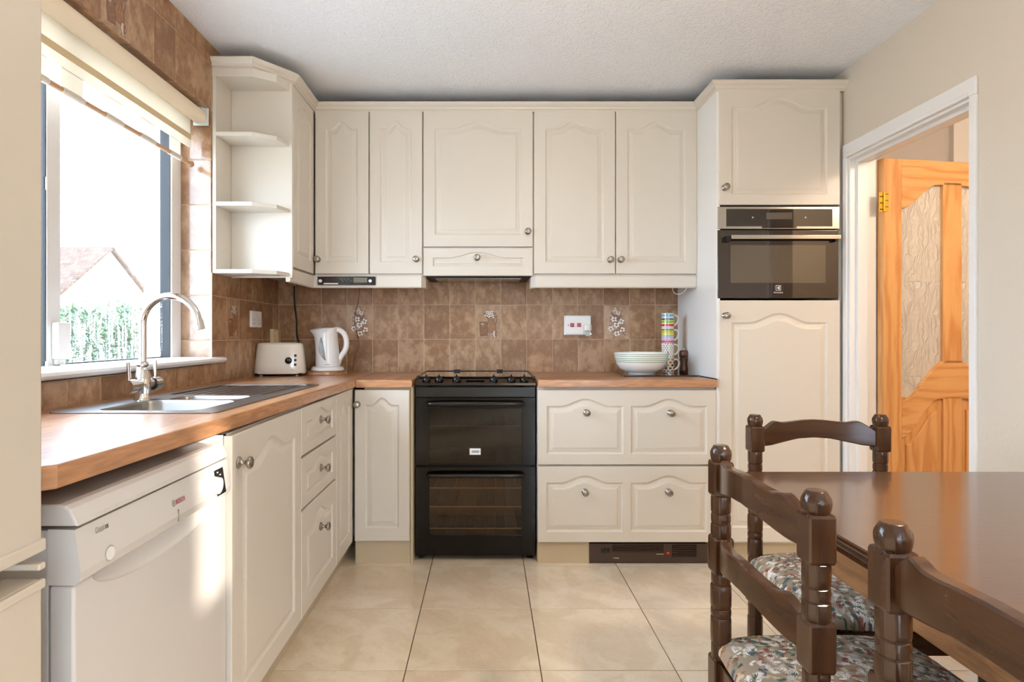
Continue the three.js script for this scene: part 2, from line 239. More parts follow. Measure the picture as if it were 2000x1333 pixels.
{
  const rows = [0.891, 1.091, 1.291, 1.491];
  for (let r = 0; r < 3; r++) for (let c = -1; c < 16; c++) {
    const x0 = -1.121 + c * 0.15, a = Math.max(x0, XL), b = Math.min(x0 + 0.15, 1.128); if (b - a < 0.015) continue;
    tile(wallBack, 'back', a, b, rows[r], rows[r + 1], 0, r === 1 && (c === 2 || c === 12) ? flowerA : r === 1 && c === 7 ? jarA : null, [x0, rows[r]]);
  }
  // left wall beside the window
  for (let r = 0; r < 3; r++) for (let c = 0; c < 6; c++) { const d0 = 2.646 + c * 0.151, e = Math.min(d0 + 0.151, D); if (e - d0 < 0.015) continue; tile(wallLeft, 'left', d0, e, rows[r], rows[r + 1], XL, r === 1 && c === 1 ? jarA : null, [d0, rows[r]]); }
  for (let c = 0; c < 6; c++) { const d0 = 2.646 + c * 0.151, e = Math.min(d0 + 0.151, D); if (e - d0 < 0.015) continue; tile(wallLeft, 'left', d0, e, 2.309, YC, XL, null, [d0, 2.309]); }
  // under the sill, the lintel and its underside
  for (let c = 1; c <= 12; c++) {
    const d0 = 2.646 - c * 0.151, e = d0 + 0.151;
    tile(wallLeft, 'left', d0, e, 0.891, 0.985, XL, null, [d0, 0.891]);
    tile(wallLeft, 'left', d0, e, WIN.y1, 2.309, XL, c === 5 ? jarA : null, [d0, WIN.y1]);
    tile(wallLeft, 'left', d0, e, 2.309, YC, XL, null, [d0, 2.309]);
    if (d0 > 0.9) tile(wallLeft, 'head', d0, e, XL - 0.135, XL, WIN.y1, null, [d0, XL - 0.135]);
  }
  // reveal beside the shelves
  const ry = [0.985, 1.091, 1.291, 1.491, 1.691, 1.891, WIN.y1];
  for (let r = 0; r < 6; r++) tile(wallLeft, 'reveal', XL - 0.135, XL, ry[r], ry[r + 1], Z(2.646), null, [XL - 0.135, ry[r]]);
  // white corner bead of the tiling
  struct('tile_bead', box(XL - 0.002, XL + 0.002, 0.99, 1.39, Z(2.649), Z(2.643)), M.white, wallLeft);
}

// ---------------------------------------------------------------- window
{
  const w = new THREE.Group(); w.name = 'window_1'; w.userData.kind = 'structure'; scene.add(w);
  const xf = XL - 0.133, xb = xf - 0.07, y0 = 0.985, y1 = WIN.y1, d0 = WIN.d0, d1 = WIN.d1, mu = [1.838, 1.9];
  struct('frame', [box(xb, xf, y0, y0 + 0.034, Z(d1), Z(d0), 0.004), box(xb, xf, y1 - 0.06, y1, Z(d1), Z(d0), 0.004), box(xb, xf, y0, y1, Z(d1), Z(2.566), 0.006), box(xb, xf, y0, y1, Z(mu[1]), Z(mu[0]), 0.006), box(xb, xf, y0, y1, Z(d0 + 0.07), Z(d0), 0.006)], M.whiteTrim, w);
  const gx = xf - 0.042;
  // dark glazing gaskets round each pane
  const gk = (a, b) => [box(gx - 0.006, xf - 0.006, y0 + 0.034, y1 - 0.06, Z(b), Z(b - 0.004)), box(gx - 0.006, xf - 0.03, y0 + 0.034, y1 - 0.06, Z(a + 0.004), Z(a)), box(gx - 0.006, gx + 0.006, y0 + 0.034, y0 + 0.038, Z(b), Z(a)), box(gx - 0.006, gx + 0.006, y1 - 0.064, y1 - 0.06, Z(b), Z(a))];
  struct('gasket', [...gk(mu[1], 2.566), ...gk(d0 + 0.07, mu[0])], M.rubber, w);
  struct('pane', box(gx - 0.002, gx + 0.002, y0 + 0.03, y1 - 0.056, Z(2.568), Z(mu[1] - 0.002)), M.glass, w);
  struct('pane', box(gx - 0.002, gx + 0.002, y0 + 0.03, y1 - 0.056, Z(mu[0] + 0.002), Z(d0 + 0.068)), M.glass, w);
  struct('gap_seal', box(xf - 0.001, xf + 0.0015, y0 + 0.05, 1.56, Z(1.833), Z(1.829)), M.rubber, w);
  struct('gap_seal', box(xf - 0.001, xf + 0.0015, 1.6, y1 - 0.08, Z(1.833), Z(1.829)), M.rubber, w);
  // rain and condensation running down the low part of the pane
  const n = noiser(140), cond = tex(512, 512, (u, v) => { const s = n(u, v * 0.06, 64, 3), f = n(u, v, 128, 2), top = 0.38 + 0.5 * n(u, 0.31, 16, 3); const k = sstep(0.5, 0.6, 0.62 * s + 0.38 * f) * sstep(top, top - 0.14, v); return 255 * k; }, false);
  struct('condensation', (() => { const g = new THREE.PlaneGeometry(0.66, 0.36); g.rotateY(Math.PI / 2); g.translate(gx + 0.003, y0 + 0.034 + 0.18, Z(2.233)); return g; })(), phy({ color: '#f4f6f6', roughness: 1, transmission: 0.75, thickness: 0, alphaMap: cond, transparent: true, opacity: 0.6 }), w);
  struct('window_sill', (() => { const pf = [[-0.135, 0.99], [0.012, 0.99], [0.024, 0.994], [0.03, 1.003], [0.026, 1.012], [0.014, 1.017], [-0.135, 1.02]]; return sweep([[XL, 0.7], [XL, 2.735]], pf.map(([o, y]) => [o, y]), 'z'); })(), M.whiteTrim, w);
  const lk = thing('window_lock', 'white plastic lock box on the window mullion above the sill', 'window lock', [xf, 1.04, Z(1.885)]);
  part(lk, 'case', box(xf, xf + 0.022, 1.04, 1.155, Z(1.915), Z(1.855), 0.006), M.white);
  part(lk, 'keeper', box(xf, xf + 0.012, 1.022, 1.04, Z(1.905), Z(1.865), 0.003), M.white);
}
// roller blind
{
  const yb = 2.07, xb = XL - 0.04, a = 0.99, b = 2.625, t = thing('roller_blind', 'cream roller blind with a castellated hem, half lowered over the window', 'blind', [xb, 1.85, Z(1.8)]);
  const fab = phy({ color: '#f3ecdf', roughness: 1, transmission: 0.42, thickness: 0 });
  part(t, 'fabric_roll', rod([xb, yb, Z(b - 0.012)], [xb, yb, Z(a)], 0.031, 28), std({ color: '#f0dfc4', roughness: 0.9 }));
  const xs = xb - 0.028;
  const sheet = (z0, z1, y0, y1) => box(xs - 0.0006, xs + 0.0006, y0, y1, Z(z1), Z(z0));
  part(t, 'fabric', sheet(a, b - 0.03, 1.985, yb), fab);
  part(t, 'hem_band', box(xs - 0.002, xs + 0.003, 1.962, 1.985, Z(b - 0.03), Z(a)), std({ color: '#d9c39c', roughness: 0.9 }));
  // castellations: tabs that loop the rod, with square openings between
  const hx = -xs * F, ho = [[92, 120], [162, 205], [238, 273], [301, 331], [352, 372]].map(([p, q]) => [hx / (CX - p), hx / (CX - q)]);
  const tabs = []; let s = a; const edges = []; for (const [p, q] of [[1.42, 1.5], [1.58, 1.66], ...ho]) { edges.push([s, p]); s = q; }
  tabs.push(sheet(a, b - 0.03, 1.925, 1.963)); for (const [p, q] of edges) if (q - p > 0.01) tabs.push(sheet(p, q, 1.858, 1.926), rod([xs, 1.858, Z(p)], [xs, 1.858, Z(q)], 0.0105, 14));
  part(t, 'tab_hem', tabs, fab);
  part(t, 'pull_rod', rod([xs, 1.858, Z(b - 0.035)], [xs, 1.858, Z(a)], 0.0085, 14), std({ color: '#c39a78', roughness: 0.5 }));
  const fin = lathe([[0, -0.012], [0.011, -0.011], [0.014, -0.003], [0.011, 0.006], [0.0085, 0.012], [0, 0.013]], 20); fin.rotateX(Math.PI / 2); fin.translate(xs, 1.858, Z(b - 0.028)); part(t, 'finial', fin, std({ color: '#b98a62', roughness: 0.4 }));
  part(t, 'bracket', [box(xb - 0.03, xb + 0.036, yb - 0.036, yb + 0.042, Z(b + 0.006), Z(b - 0.004), 0.003), box(xb - 0.02, xb + 0.02, yb + 0.026, WIN.y1, Z(b + 0.018), Z(b - 0.02), 0.002)], std({ color: '#dfe4e0', roughness: 0.4 }));
}

// ---------------------------------------------------------------- doorway on the right: lining, architrave, pine door, hall
{
  const a = DOOR.d0, b = DOOR.d1, h = DOOR.h;
  const tr = new THREE.Group(); tr.name = 'trim_1'; tr.userData.kind = 'structure'; scene.add(tr);
  struct('architrave', [box(XR - 0.012, XR, h, h + 0.066, Z(b + 0.03), Z(a - 0.029), 0.004), box(XR - 0.012, XR, 0, h, Z(a), Z(a - 0.029), 0.002), box(XR - 0.012, XR, 0, h, Z(b + 0.03), Z(b), 0.002)], M.whiteTrim, tr);
  struct('architrave_bead', [box(XR - 0.016, XR - 0.01, h + 0.001, h + 0.016, Z(b), Z(a), 0.002)], M.whiteTrim, tr);
  struct('door_lining', [box(XR - 0.0005, XR + 0.125, h - 0.012, h - 0.0002, Z(b - 0.0002), Z(a + 0.0002)), box(XR - 0.0005, XR + 0.125, 0, h - 0.0122, Z(b - 0.0002), Z(b - 0.012)), box(XR - 0.0005, XR + 0.125, 0, h - 0.0122, Z(a + 0.012), Z(a + 0.0002))], M.whiteTrim, tr);
  struct('door_stop', [box(XR + 0.03, XR + 0.075, h - 0.028, h - 0.0118, Z(b - 0.0125), Z(a + 0.0125)), box(XR + 0.03, XR + 0.075, 0, h - 0.0285, Z(b - 0.0118), Z(b - 0.026))], M.whiteTrim, tr);
  // hall: floor, ceiling and walls
  const hx0 = XR + 0.115, hx1 = 3.15, hd0 = 0.9, hd1 = 3.62;
  struct('floor_hall', box(hx0, hx1 + 0.2, -0.15, 0, Z(hd1), Z(hd0)), std({ color: '#b9a489', roughness: 0.6 }));
  struct('ceiling_hall', box(hx0, hx1 + 0.2, YC, YC + 0.2, Z(hd1 + 0.2), Z(hd0 - 0.2)), M.ceiling);
  struct('wall_hall_side', box(hx1, hx1 + 0.2, -0.15, YC, Z(hd1), Z(hd0)), M.wallPaint);
  struct('wall_hall_near', box(hx0, hx1 + 0.2, -0.15, YC, Z(hd0), Z(hd0) + 0.2), M.wallPaint);
  struct('wall_hall_far', [box(hx0, hx1 + 0.2, -0.15, YC, Z(hd1 + 0.2), Z(hd1))], M.wallPaint);
  // white glazed screen with patterned glass at the end of the hall
  const gs = thing('hall_screen', 'white framed screen of patterned glass seen above the open pine door', 'glass screen', [2.3, 0, Z(3.4)]);
  const zf = Z(3.4); part(gs, 'frame', [box(hx0 + 0.001, 2.598, 2.302, YC - 0.002, zf, zf + 0.06), box(2.6, 2.7, 0.001, YC - 0.002, zf, zf + 0.06), box(hx0 + 0.001, 1.9, 0.001, 2.3, zf, zf + 0.06)], M.whiteTrim);
  const n = noiser(150), rip = tex(256, 256, (u, v) => 255 * n(u, v, 12, 4), false, 3, 3);
  part(gs, 'pane', box(1.9, 2.6, 0.05, 2.3, zf + 0.02, zf + 0.026), phy({ color: '#e4dedb', roughness: 0.35, transmission: 0.25, thickness: 0, bumpMap: rip, bumpScale: 0.004 }));

  // the pine door, hung on the hall side of the lining and swung open past square
  const dr = new THREE.Group(); dr.name = 'pine_door'; tag(dr, 'open pine door with arched patterned glass panes and fielded lower panels', 'door'); dr.userData.kind = 'thing'; scene.add(dr);
  dr.position.set(XR + 0.132, 0.008, Z(2.868)); dr.rotation.y = Math.atan2(0.084, 0.5);
  const W = 0.76, Hh = 1.945, T = 0.04, ss = 0.098, put = (name, geo, m, par = dr) => { const o = new THREE.Mesh(Array.isArray(geo) ? join(geo) : geo, m); o.name = name; par.add(o); return o; };
  const up = (g) => metric(g, 'y'), side = (g) => metric(g, 'x');
  put('stile', up(box(0, ss, 0, Hh, 0, T, 0.003)), M.pine); put('stile', up(box(W - ss, W, 0, Hh, 0, T, 0.003)), M.pine);
  const L = ss, R = W - ss, mx = W / 2, mw = 0.052;
  // curved rails
  const curve = (x0, x1, y0, y1, n = 12) => Array.from({ length: n + 1 }, (_, i) => { const t = i / n, s = t * t * (3 - 2 * t); return [mix(x0, x1, t), mix(y0, y1, s)]; });
  const topRail = [[L, Hh], [L, Hh - 0.235], ...curve(L, mx - mw * 1.6, Hh - 0.235, Hh - 0.115), ...curve(mx + mw * 1.6, R, Hh - 0.115, Hh - 0.235), [R, Hh]];
  put('top_rail', side(extrude(topRail, T, 0.002)), M.pine);
  const lockTop = [...curve(L, mx - mw * 0.6, 0.79, 0.985), ...curve(mx + mw * 0.6, R, 0.985, 0.79)], lockBot = [...curve(R, mx + mw * 1.4, 0.62, 0.80), ...curve(mx - mw * 1.4, L, 0.80, 0.62)];
  put('lock_rail', side(extrude([...lockTop, ...lockBot], T, 0.002)), M.pine);
  put('bottom_rail', side(box(L, R, 0, 0.2, 0, T, 0.002)), M.pine);
  put('muntin', up(box(mx - mw, mx + mw, 0.97, Hh - 0.1, 0, T, 0.003)), M.pine); put('muntin', up(box(mx - mw, mx + mw, 0.19, 0.81, 0, T, 0.003)), M.pine);
  const gm = phy({ color: '#f6f2ec', roughness: 0.25, transmission: 0.4, thickness: 0, bumpMap: (() => { const q = noiser(151); return tex(256, 512, (u, v) => { const w = q(u, v, 6, 3); return 255 * Math.pow(1 - Math.abs(2 * q(u + 0.22 * w, v * 0.5, 14, 3) - 1), 2.5); }, false, 4, 2.2); })(), bumpScale: 0.007 });
  for (const [p, q] of [[L, mx - mw], [mx + mw, R]]) put('glass_pane', metric(box(p - 0.008, q + 0.008, 0.74, Hh - 0.09, T / 2 - 0.003, T / 2 + 0.003)), gm);
  for (const [p, q] of [[L, mx - mw], [mx + mw, R]]) {
    put('panel', up(box(p - 0.004, q + 0.004, 0.19, 0.81, T / 2 - 0.008, T / 2 + 0.008)), M.pine);
    const lft = p === L, pts = lft ? [[p + 0.03, 0.23], [q - 0.03, 0.23], [q - 0.03, 0.745], ...curve(q - 0.03, p + 0.03, 0.745, 0.585)] : [[p + 0.03, 0.23], [q - 0.03, 0.23], ...curve(q - 0.03, p + 0.03, 0.585, 0.745)];
    put('raised_field', up(extrude(pts, 0.016, 0.005).translate(0, 0, T / 2 + 0.002)), M.pine);
  }
  // handle at the far side and brass hinges
  const hg = (y) => { const o = put('hinge', [box(-0.026, -0.002, y - 0.045, y + 0.045, 0.0385, 0.041), box(-0.001, 0.024, y - 0.045, y + 0.045, T, T + 0.0025), rod([-0.001, y - 0.045, T + 0.003], [-0.001, y + 0.045, T + 0.003], 0.0055, 12)], M.brass); const sc = []; for (const x of [-0.018, -0.008, 0.009, 0.018]) for (const k of [-0.03, 0, 0.03]) sc.push(rod([x, y + k + (x > 0 ? 0.008 : -0.004), 0.0405], [x, y + k + (x > 0 ? 0.008 : -0.004), 0.0432], 0.0032, 8)); put('screw', sc, std({ color: '#5d4a1e', roughness: 0.4, metalness: 1 }), o); };
  hg(1.735); hg(0.25);
  put('lever_handle', [box(W - 0.07, W - 0.03, 0.93, 1.08, T, T + 0.006, 0.002), rod([W - 0.05, 1.02, T], [W - 0.05, 1.02, T + 0.05], 0.009), rod([W - 0.05, 1.02, T + 0.045], [W - 0.16, 1.02, T + 0.045], 0.009)], M.brass);
}
// ---------------------------------------------------------------- cabinet fronts
// a routed front: flat frame, sunk moulding that follows a rectangle with a cathedral arch, raised field. x 0..w, y 0..h, face at z = t
const ROUTE = [[0, 0], [0.0015, -0.0015], [0.0045, -0.0052], [0.0095, -0.0068], [0.0145, -0.0066], [0.0165, -0.0052], [0.021, -0.0044], [0.0255, -0.0042], [0.0275, -0.0026], [0.0305, -0.0012], [0.034, -0.0006]];
function front(w, h, panels, t = 0.02) {
  const N = 24, geos = [], e = 0.0022;
  const bump = (u) => { const k = Math.abs(u - 0.5) * 2; return k > 0.66 ? 0 : 0.5 + 0.5 * Math.cos(Math.PI * k / 0.66); };
  const loop = (p, i) => { const l = [[p.x0 + i, p.y0 + i], [p.x1 - i, p.y0 + i]]; for (let k = 0; k <= N; k++) { const u = k / N; l.push([mix(p.x1 - i, p.x0 + i, u), p.y1 - i + p.arch * bump(u) - i * 0.15 * bump(u)]); } return l; };
  const face = new THREE.Shape([V2(e, e), V2(w - e, e), V2(w - e, h - e), V2(e, h - e)]);
  for (const p of panels) face.holes.push(new THREE.Path(loop(p, 0).map((q) => V2(...q))));
  geos.push(new THREE.ShapeGeometry(face).translate(0, 0, t));
  for (const p of panels) {
    const k = p.scale || 1, L = ROUTE.map(([i, z]) => loop(p, i * k).map(([x, y]) => [x, y, t + z])), pos = [];
    for (let a = 0; a < L.length - 1; a++) for (let b = 0; b < L[a].length; b++) { const c = (b + 1) % L[a].length; pos.push(...L[a][b], ...L[a][c], ...L[a + 1][c], ...L[a][b], ...L[a + 1][c], ...L[a + 1][b]); }
    const g = new THREE.BufferGeometry(); g.setAttribute('position', new THREE.Float32BufferAttribute(pos, 3)); g.setAttribute('uv', new THREE.Float32BufferAttribute(new Float32Array(pos.length / 3 * 2), 2));
    geos.push(toCreasedNormals(g, 0.6)); geos.push(new THREE.ShapeGeometry(new THREE.Shape(loop(p, ROUTE[ROUTE.length - 1][0] * k).map((q) => V2(...q)))).translate(0, 0, t + ROUTE[ROUTE.length - 1][1]));
  }
  // chamfered edge, sides and back
  const pos = [], R = (i, z) => [[i, i, z], [w - i, i, z], [w - i, h - i, z], [i, h - i, z]], rings = [R(e, t), R(0, t - e), R(0, 0)];
  for (let a = 0; a < 2; a++) for (let b = 0; b < 4; b++) { const c = (b + 1) % 4; pos.push(...rings[a][c], ...rings[a][b], ...rings[a + 1][b], ...rings[a][c], ...rings[a + 1][b], ...rings[a + 1][c]); }
  const k = rings[2]; pos.push(...k[0], ...k[2], ...k[1], ...k[0], ...k[3], ...k[2]);
  const g = new THREE.BufferGeometry(); g.setAttribute('position', new THREE.Float32BufferAttribute(pos, 3)); g.computeVertexNormals(); geos.push(g);
  return join(geos);
}
const panel1 = (w, h, o = {}) => { const s = o.side ?? 0.052, b = o.bottom ?? 0.062, a = o.arch ?? 0.04, top = o.top ?? 0.05; return [{ x0: s, x1: w - s, y0: b, y1: h - top - a, arch: a, scale: o.scale }]; };
function knobGeo() { return lathe([[0, 0], [0.0155, 0], [0.0155, 0.003], [0.011, 0.006], [0.0062, 0.010], [0.0052, 0.016], [0.0075, 0.021], [0.0135, 0.0245], [0.0165, 0.029], [0.0158, 0.0335], [0.011, 0.0365], [0, 0.0375]], 28).rotateX(Math.PI / 2); }
// a front that looks towards the lens (+z) with its face at distance d; or towards +x with its face at x
function frontZ(parent, name, x0, x1, y0, y1, d, panels, knobs = [], m = M.cream) { const o = part(parent, name, front(x1 - x0, y1 - y0, panels).translate(x0, y0, Z(d) - 0.02), m); for (const [kx, ky] of knobs) part(o, 'knob', knobGeo().translate(kx, ky, Z(d)), M.nickel, 'brushed nickel knob'); return o; }
function frontX(parent, name, d0, d1, y0, y1, x, panels, knobs = [], m = M.cream) { const o = part(parent, name, front(d1 - d0, y1 - y0, panels).translate(0, 0, -0.02).rotateY(Math.PI / 2).translate(x, y0, Z(d0)), m); for (const [kd, ky] of knobs) part(o, 'knob', knobGeo().rotateY(Math.PI / 2).translate(x, ky, Z(kd)), M.nickel, 'brushed nickel knob'); return o; }

// ---------------------------------------------------------------- wall cabinets
const DW = 3.17, YB = 1.432, YT = 2.3;   // face of the wall doors, underside, top
const kW = (px, py) => [XP(px, DW), YP(py, DW)];
{
  // open end shelves on the left wall
  const t = thing('corner_shelf_unit', 'cream open end shelf unit with angled shelves between the window and the wall cupboard', 'shelf unit', [-1.1, 1.39, Z(2.75)]);
  const a = 2.652, b = 2.812, xw = XL, out = (o) => [[xw, a + o], [-1.045, a + o], [-0.955, a + 0.062 + o], [-0.93, b - 0.004], [-0.93, b], [xw, b]];
  part(t, 'wall_panel', box(xw + 0.001, xw + 0.016, 1.4085, 2.2615, Z(b - 0.0005), Z(a + 0.001)), M.cream);
  part(t, 'end_panel', box(xw + 0.0165, -0.917, 1.385, 2.2985, Z(b + 0.016), Z(b + 0.0003)), M.cream);
  for (const y of [1.39, 1.69, 2.0]) part(t, 'shelf', slab(out(0.002), y, y + 0.018, [], 0.002), M.cream);
  part(t, 'top_panel', slab(out(0.0), 2.262, 2.2975), M.cream);
  // side cupboard on the left wall
  const c = thing('wall_cupboard', 'narrow cream wall cupboard on the window wall, beside the open end shelves', 'cupboard', [-1.07, YB, Z(2.99)]);
  part(c, 'body', box(XL + 0.001, -0.938, YB, YT, Z(3.49), Z(b + 0.017)), M.creamIn);
  frontX(c, 'door', b + 0.017, DW - 0.012, YB + 0.006, YT - 0.004, -0.916, panel1(0.34, 0.86, { side: 0.06 }), []);
  // the run on the back wall
  const A = (label, x0, x1, fn) => { const u = thing('wall_cupboard', label, 'cupboard', [(x0 + x1) / 2, YB, Z(3.33)]); part(u, 'body', box(x0, x1, YB, YT, 0.001, Z(DW) - 0.021), M.creamIn); fn(u); return u; };
  const y0 = YP(535, DW), y1 = YP(218, DW);
  A('slim cream wall cupboard in the corner above the under-cupboard radio, knob at its lower left', -0.916, -0.627, (u) => frontZ(u, 'door', -0.912, XP(719.5, DW), y0, y1, DW, panel1(0.28, 0.858, { side: 0.055 }), [kW(621, 507)]));
  A('slim cream wall cupboard next to the extractor cupboard, knob at its lower right', -0.627, -0.343, (u) => frontZ(u, 'door', XP(722, DW), XP(824.5, DW), y0, y1, DW, panel1(0.277, 0.858, { side: 0.055 }), [kW(813, 507)]));
  A('wide cream extractor cupboard above the cooker with a shallow pull-out flap', -0.343, 0.2425, (u) => { const x0 = XP(827, DW), x1 = XP(1040.5, DW); frontZ(u, 'door', x0, x1, YP(482, DW), y1, DW, panel1(x1 - x0, 0.71, { side: 0.06, arch: 0.036 }), [kW(1031, 453)]); frontZ(u, 'flap', x0, x1, YP(539, DW), YP(484.5, DW), DW, panel1(x1 - x0, 0.148, { side: 0.05, bottom: 0.05, arch: 0.03, top: 0.022, scale: 0.5 }), [kW(932, 504)]); });
  A('cream double wall cupboard between the extractor cupboard and the tall oven housing', 0.2425, 1.112, (u) => { const w = XP(1201, DW) - XP(1043, DW); frontZ(u, 'door', XP(1043, DW), XP(1201.5, DW), y0, y1, DW, panel1(w, 0.858, { side: 0.06 }), [kW(1192, 508)]); frontZ(u, 'door', XP(1203.5, DW), XP(1361.5, DW), y0, y1, DW, panel1(w, 0.858, { side: 0.06 }), [kW(1212, 508)]); });
  // cornice along all the tops, light rails under the doors
  const pf = [[-0.06, 2.298], [0.002, 2.298], [0.004, 2.304], [0.012, 2.309], [0.014, 2.318], [0.024, 2.327], [0.03, 2.336], [0.03, 2.342], [-0.06, 2.342]];
  single('cornice', sweep([[XL, 2.662], [-1.046, 2.662], [-0.935, 2.80], [-0.916, 2.83], [-0.916, 3.172], [1.112, 3.172], [1.112, 2.902], [XR, 2.902]], pf), M.cream, 'cream cornice moulding running along the tops of all the wall cupboards', 'cornice');
  single('light_rail', sweep([[-0.93, 2.815], [-0.925, 3.18], [-0.352, 3.18], [-0.332, 3.205], [-0.332, 3.3]], [[-0.018, 1.366], [0.0, 1.366], [0.004, 1.372], [0.004, 1.424], [0, 1.432], [-0.018, 1.432]]), M.cream, 'cream light rail under the left wall cupboards, holding the radio', 'light rail');
  single('light_rail', sweep([[0.235, 3.3], [0.235, 3.205], [0.256, 3.18], [1.108, 3.18]], [[-0.018, 1.366], [0.0, 1.366], [0.004, 1.372], [0.004, 1.424], [0, 1.432], [-0.018, 1.432]]), M.cream, 'cream light rail under the double wall cupboard beside the tall housing', 'light rail');
  const hd = thing('cooker_hood', 'thin dark cooker hood set under the extractor cupboard', 'cooker hood', [-0.05, 1.41, Z(3.3)]);
  part(hd, 'body', box(-0.33, 0.228, 1.421, 1.431, 0.02, Z(DW) - 0.03, 0.003), M.blackMatt); part(hd, 'filter', box(-0.28, 0.18, 1.4185, 1.421, 0.05, Z(DW) - 0.06), M.steel);
}

// ---------------------------------------------------------------- tall oven housing
const DT = 2.9, XT0 = 1.113, XT1 = 1.722;
{
  const t = thing('tall_oven_housing', 'tall cream oven housing with a door above and below the built-in oven', 'tall cupboard', [1.42, 0, Z(3.2)]);
  part(t, 'side_panel', box(1.110, 1.128, 0, YT, 0.001, Z(DT) - 0.004, 0.0015), M.white);
  part(t, 'side_panel', box(1.712, 1.73, 0, YT, 0.001, Z(DT) - 0.022, 0.0015), M.cream);
  part(t, 'body', [box(1.128, 1.712, 1.775, YT, 0.001, Z(DT) - 0.022), box(1.128, 1.712, 0.1, 1.265, 0.001, Z(DT) - 0.022), box(1.128, 1.712, 1.265, 1.775, 0.001, 0.05)], M.creamIn);
  part(t, 'plinth', box(1.128, 1.712, 0, 0.112, 0.1, Z(DT) - 0.05), M.plinth);
  const x0 = XP(1404, DT), x1 = XP(1641, DT), w = x1 - x0, kn = (px, py) => [XP(px, DT), YP(py, DT)];
  frontZ(t, 'door', x0, x1, YP(400, DT), YP(173, DT), DT, panel1(w, 0.56, { side: 0.062, bottom: 0.05, arch: 0.052, top: 0.035 }), [kn(1415, 367)]);
  frontZ(t, 'door', x0, x1, 0.112, YP(587, DT), DT, panel1(w, 1.17, { side: 0.062, bottom: 0.07, arch: 0.045, top: 0.06 }), [kn(1416, 617)]);

  // built-in oven
  const ya = YP(583, DT), yb = YP(404, DT), yc = YP(448, DT), zf = Z(DT) + 0.002, X = (px) => XP(px, DT - 0.002), Y = (py) => YP(py, DT - 0.002);
  const o = thing('built_in_oven', 'built-in steel and black glass oven in the tall cream housing', 'oven', [1.41, ya, zf - 0.3]);
  part(o, 'cavity', box(1.14, 1.70, ya + 0.01, yb - 0.004, 0.06, zf - 0.03), M.blackMatt);
  part(o, 'control_panel', box(X(1402), X(1640), yc + 0.001, yb, zf - 0.03, zf, 0.002), M.steel);
  const disp = canvasTex(1024, 180, (g, w, h) => { g.fillStyle = '#1b1412'; g.fillRect(0, 0, w, h); g.fillStyle = '#5d544c'; g.fillRect(385, 38, 250, 68); g.fillStyle = '#b5aba0'; for (const x of [255, 765]) { g.beginPath(); g.arc(x, 88, 9, 0, 6.3); g.fill(); } });
  const pl = new THREE.PlaneGeometry(1, 1), flat = (x0, x1, y0, y1, z) => { const g = new THREE.PlaneGeometry(x1 - x0, y1 - y0); g.translate((x0 + x1) / 2, (y0 + y1) / 2, z); return g; };
  part(o, 'display', [box(X(1418.5), X(1625.5), Y(442.5), Y(408.5), zf - 0.004, zf + 0.001)], M.blackGlass);
  part(o, 'touch_display', flat(X(1418.5), X(1625.5), Y(442.5), Y(408.5), zf + 0.0013), phy({ map: disp, roughness: 0.06, clearcoat: 1, clearcoatRoughness: 0.03 }));
  part(o, 'tab', box(X(1488), X(1556), Y(446), Y(442), zf - 0.004, zf + 0.001), M.blackGlass);
  const dz = zf - 0.003, dr = part(o, 'door', box(X(1402), X(1638.5), ya, yc - 0.003, dz - 0.028, dz, 0.003), phy({ color: '#2a1e18', roughness: 0.05, clearcoat: 1, clearcoatRoughness: 0.02 }));
  part(dr, 'window', box(X(1427), X(1613), YP(553, DT), YP(479, DT), dz - 0.002, dz + 0.0006), phy({ color: '#5a4f40', roughness: 0.05, clearcoat: 1, clearcoatRoughness: 0.02 }));
  part(dr, 'emblem', flat(X(1510), X(1531), Y(576), Y(557), dz + 0.0012), std({ map: canvasTex(256, 232, (g) => { g.fillStyle = '#2b201b'; g.fillRect(0, 0, 256, 232); g.strokeStyle = g.fillStyle = '#d8d4cf'; g.lineWidth = 12; g.strokeRect(72, 14, 112, 112); g.beginPath(); g.moveTo(150, 28); g.lineTo(92, 70); g.lineTo(150, 112); g.closePath(); g.fill(); g.fillRect(146, 22, 14, 96); g.font = 'bold 46px sans-serif'; g.textAlign = 'center'; g.fillText('Electrolux', 128, 196); }), roughness: 0.3 }));
  part(dr, 'handle', [box(X(1424), X(1636), Y(469), Y(461), dz + 0.026, dz + 0.034, 0.002)], M.steel, 'brushed steel bar handle');
  part(dr, 'handle_bracket', box(X(1414), X(1424), Y(473), Y(463), dz, dz + 0.03, 0.002), M.black); part(dr, 'handle_bracket', box(X(1626), X(1632), Y(473), Y(463), dz, dz + 0.028, 0.002), M.black);
}

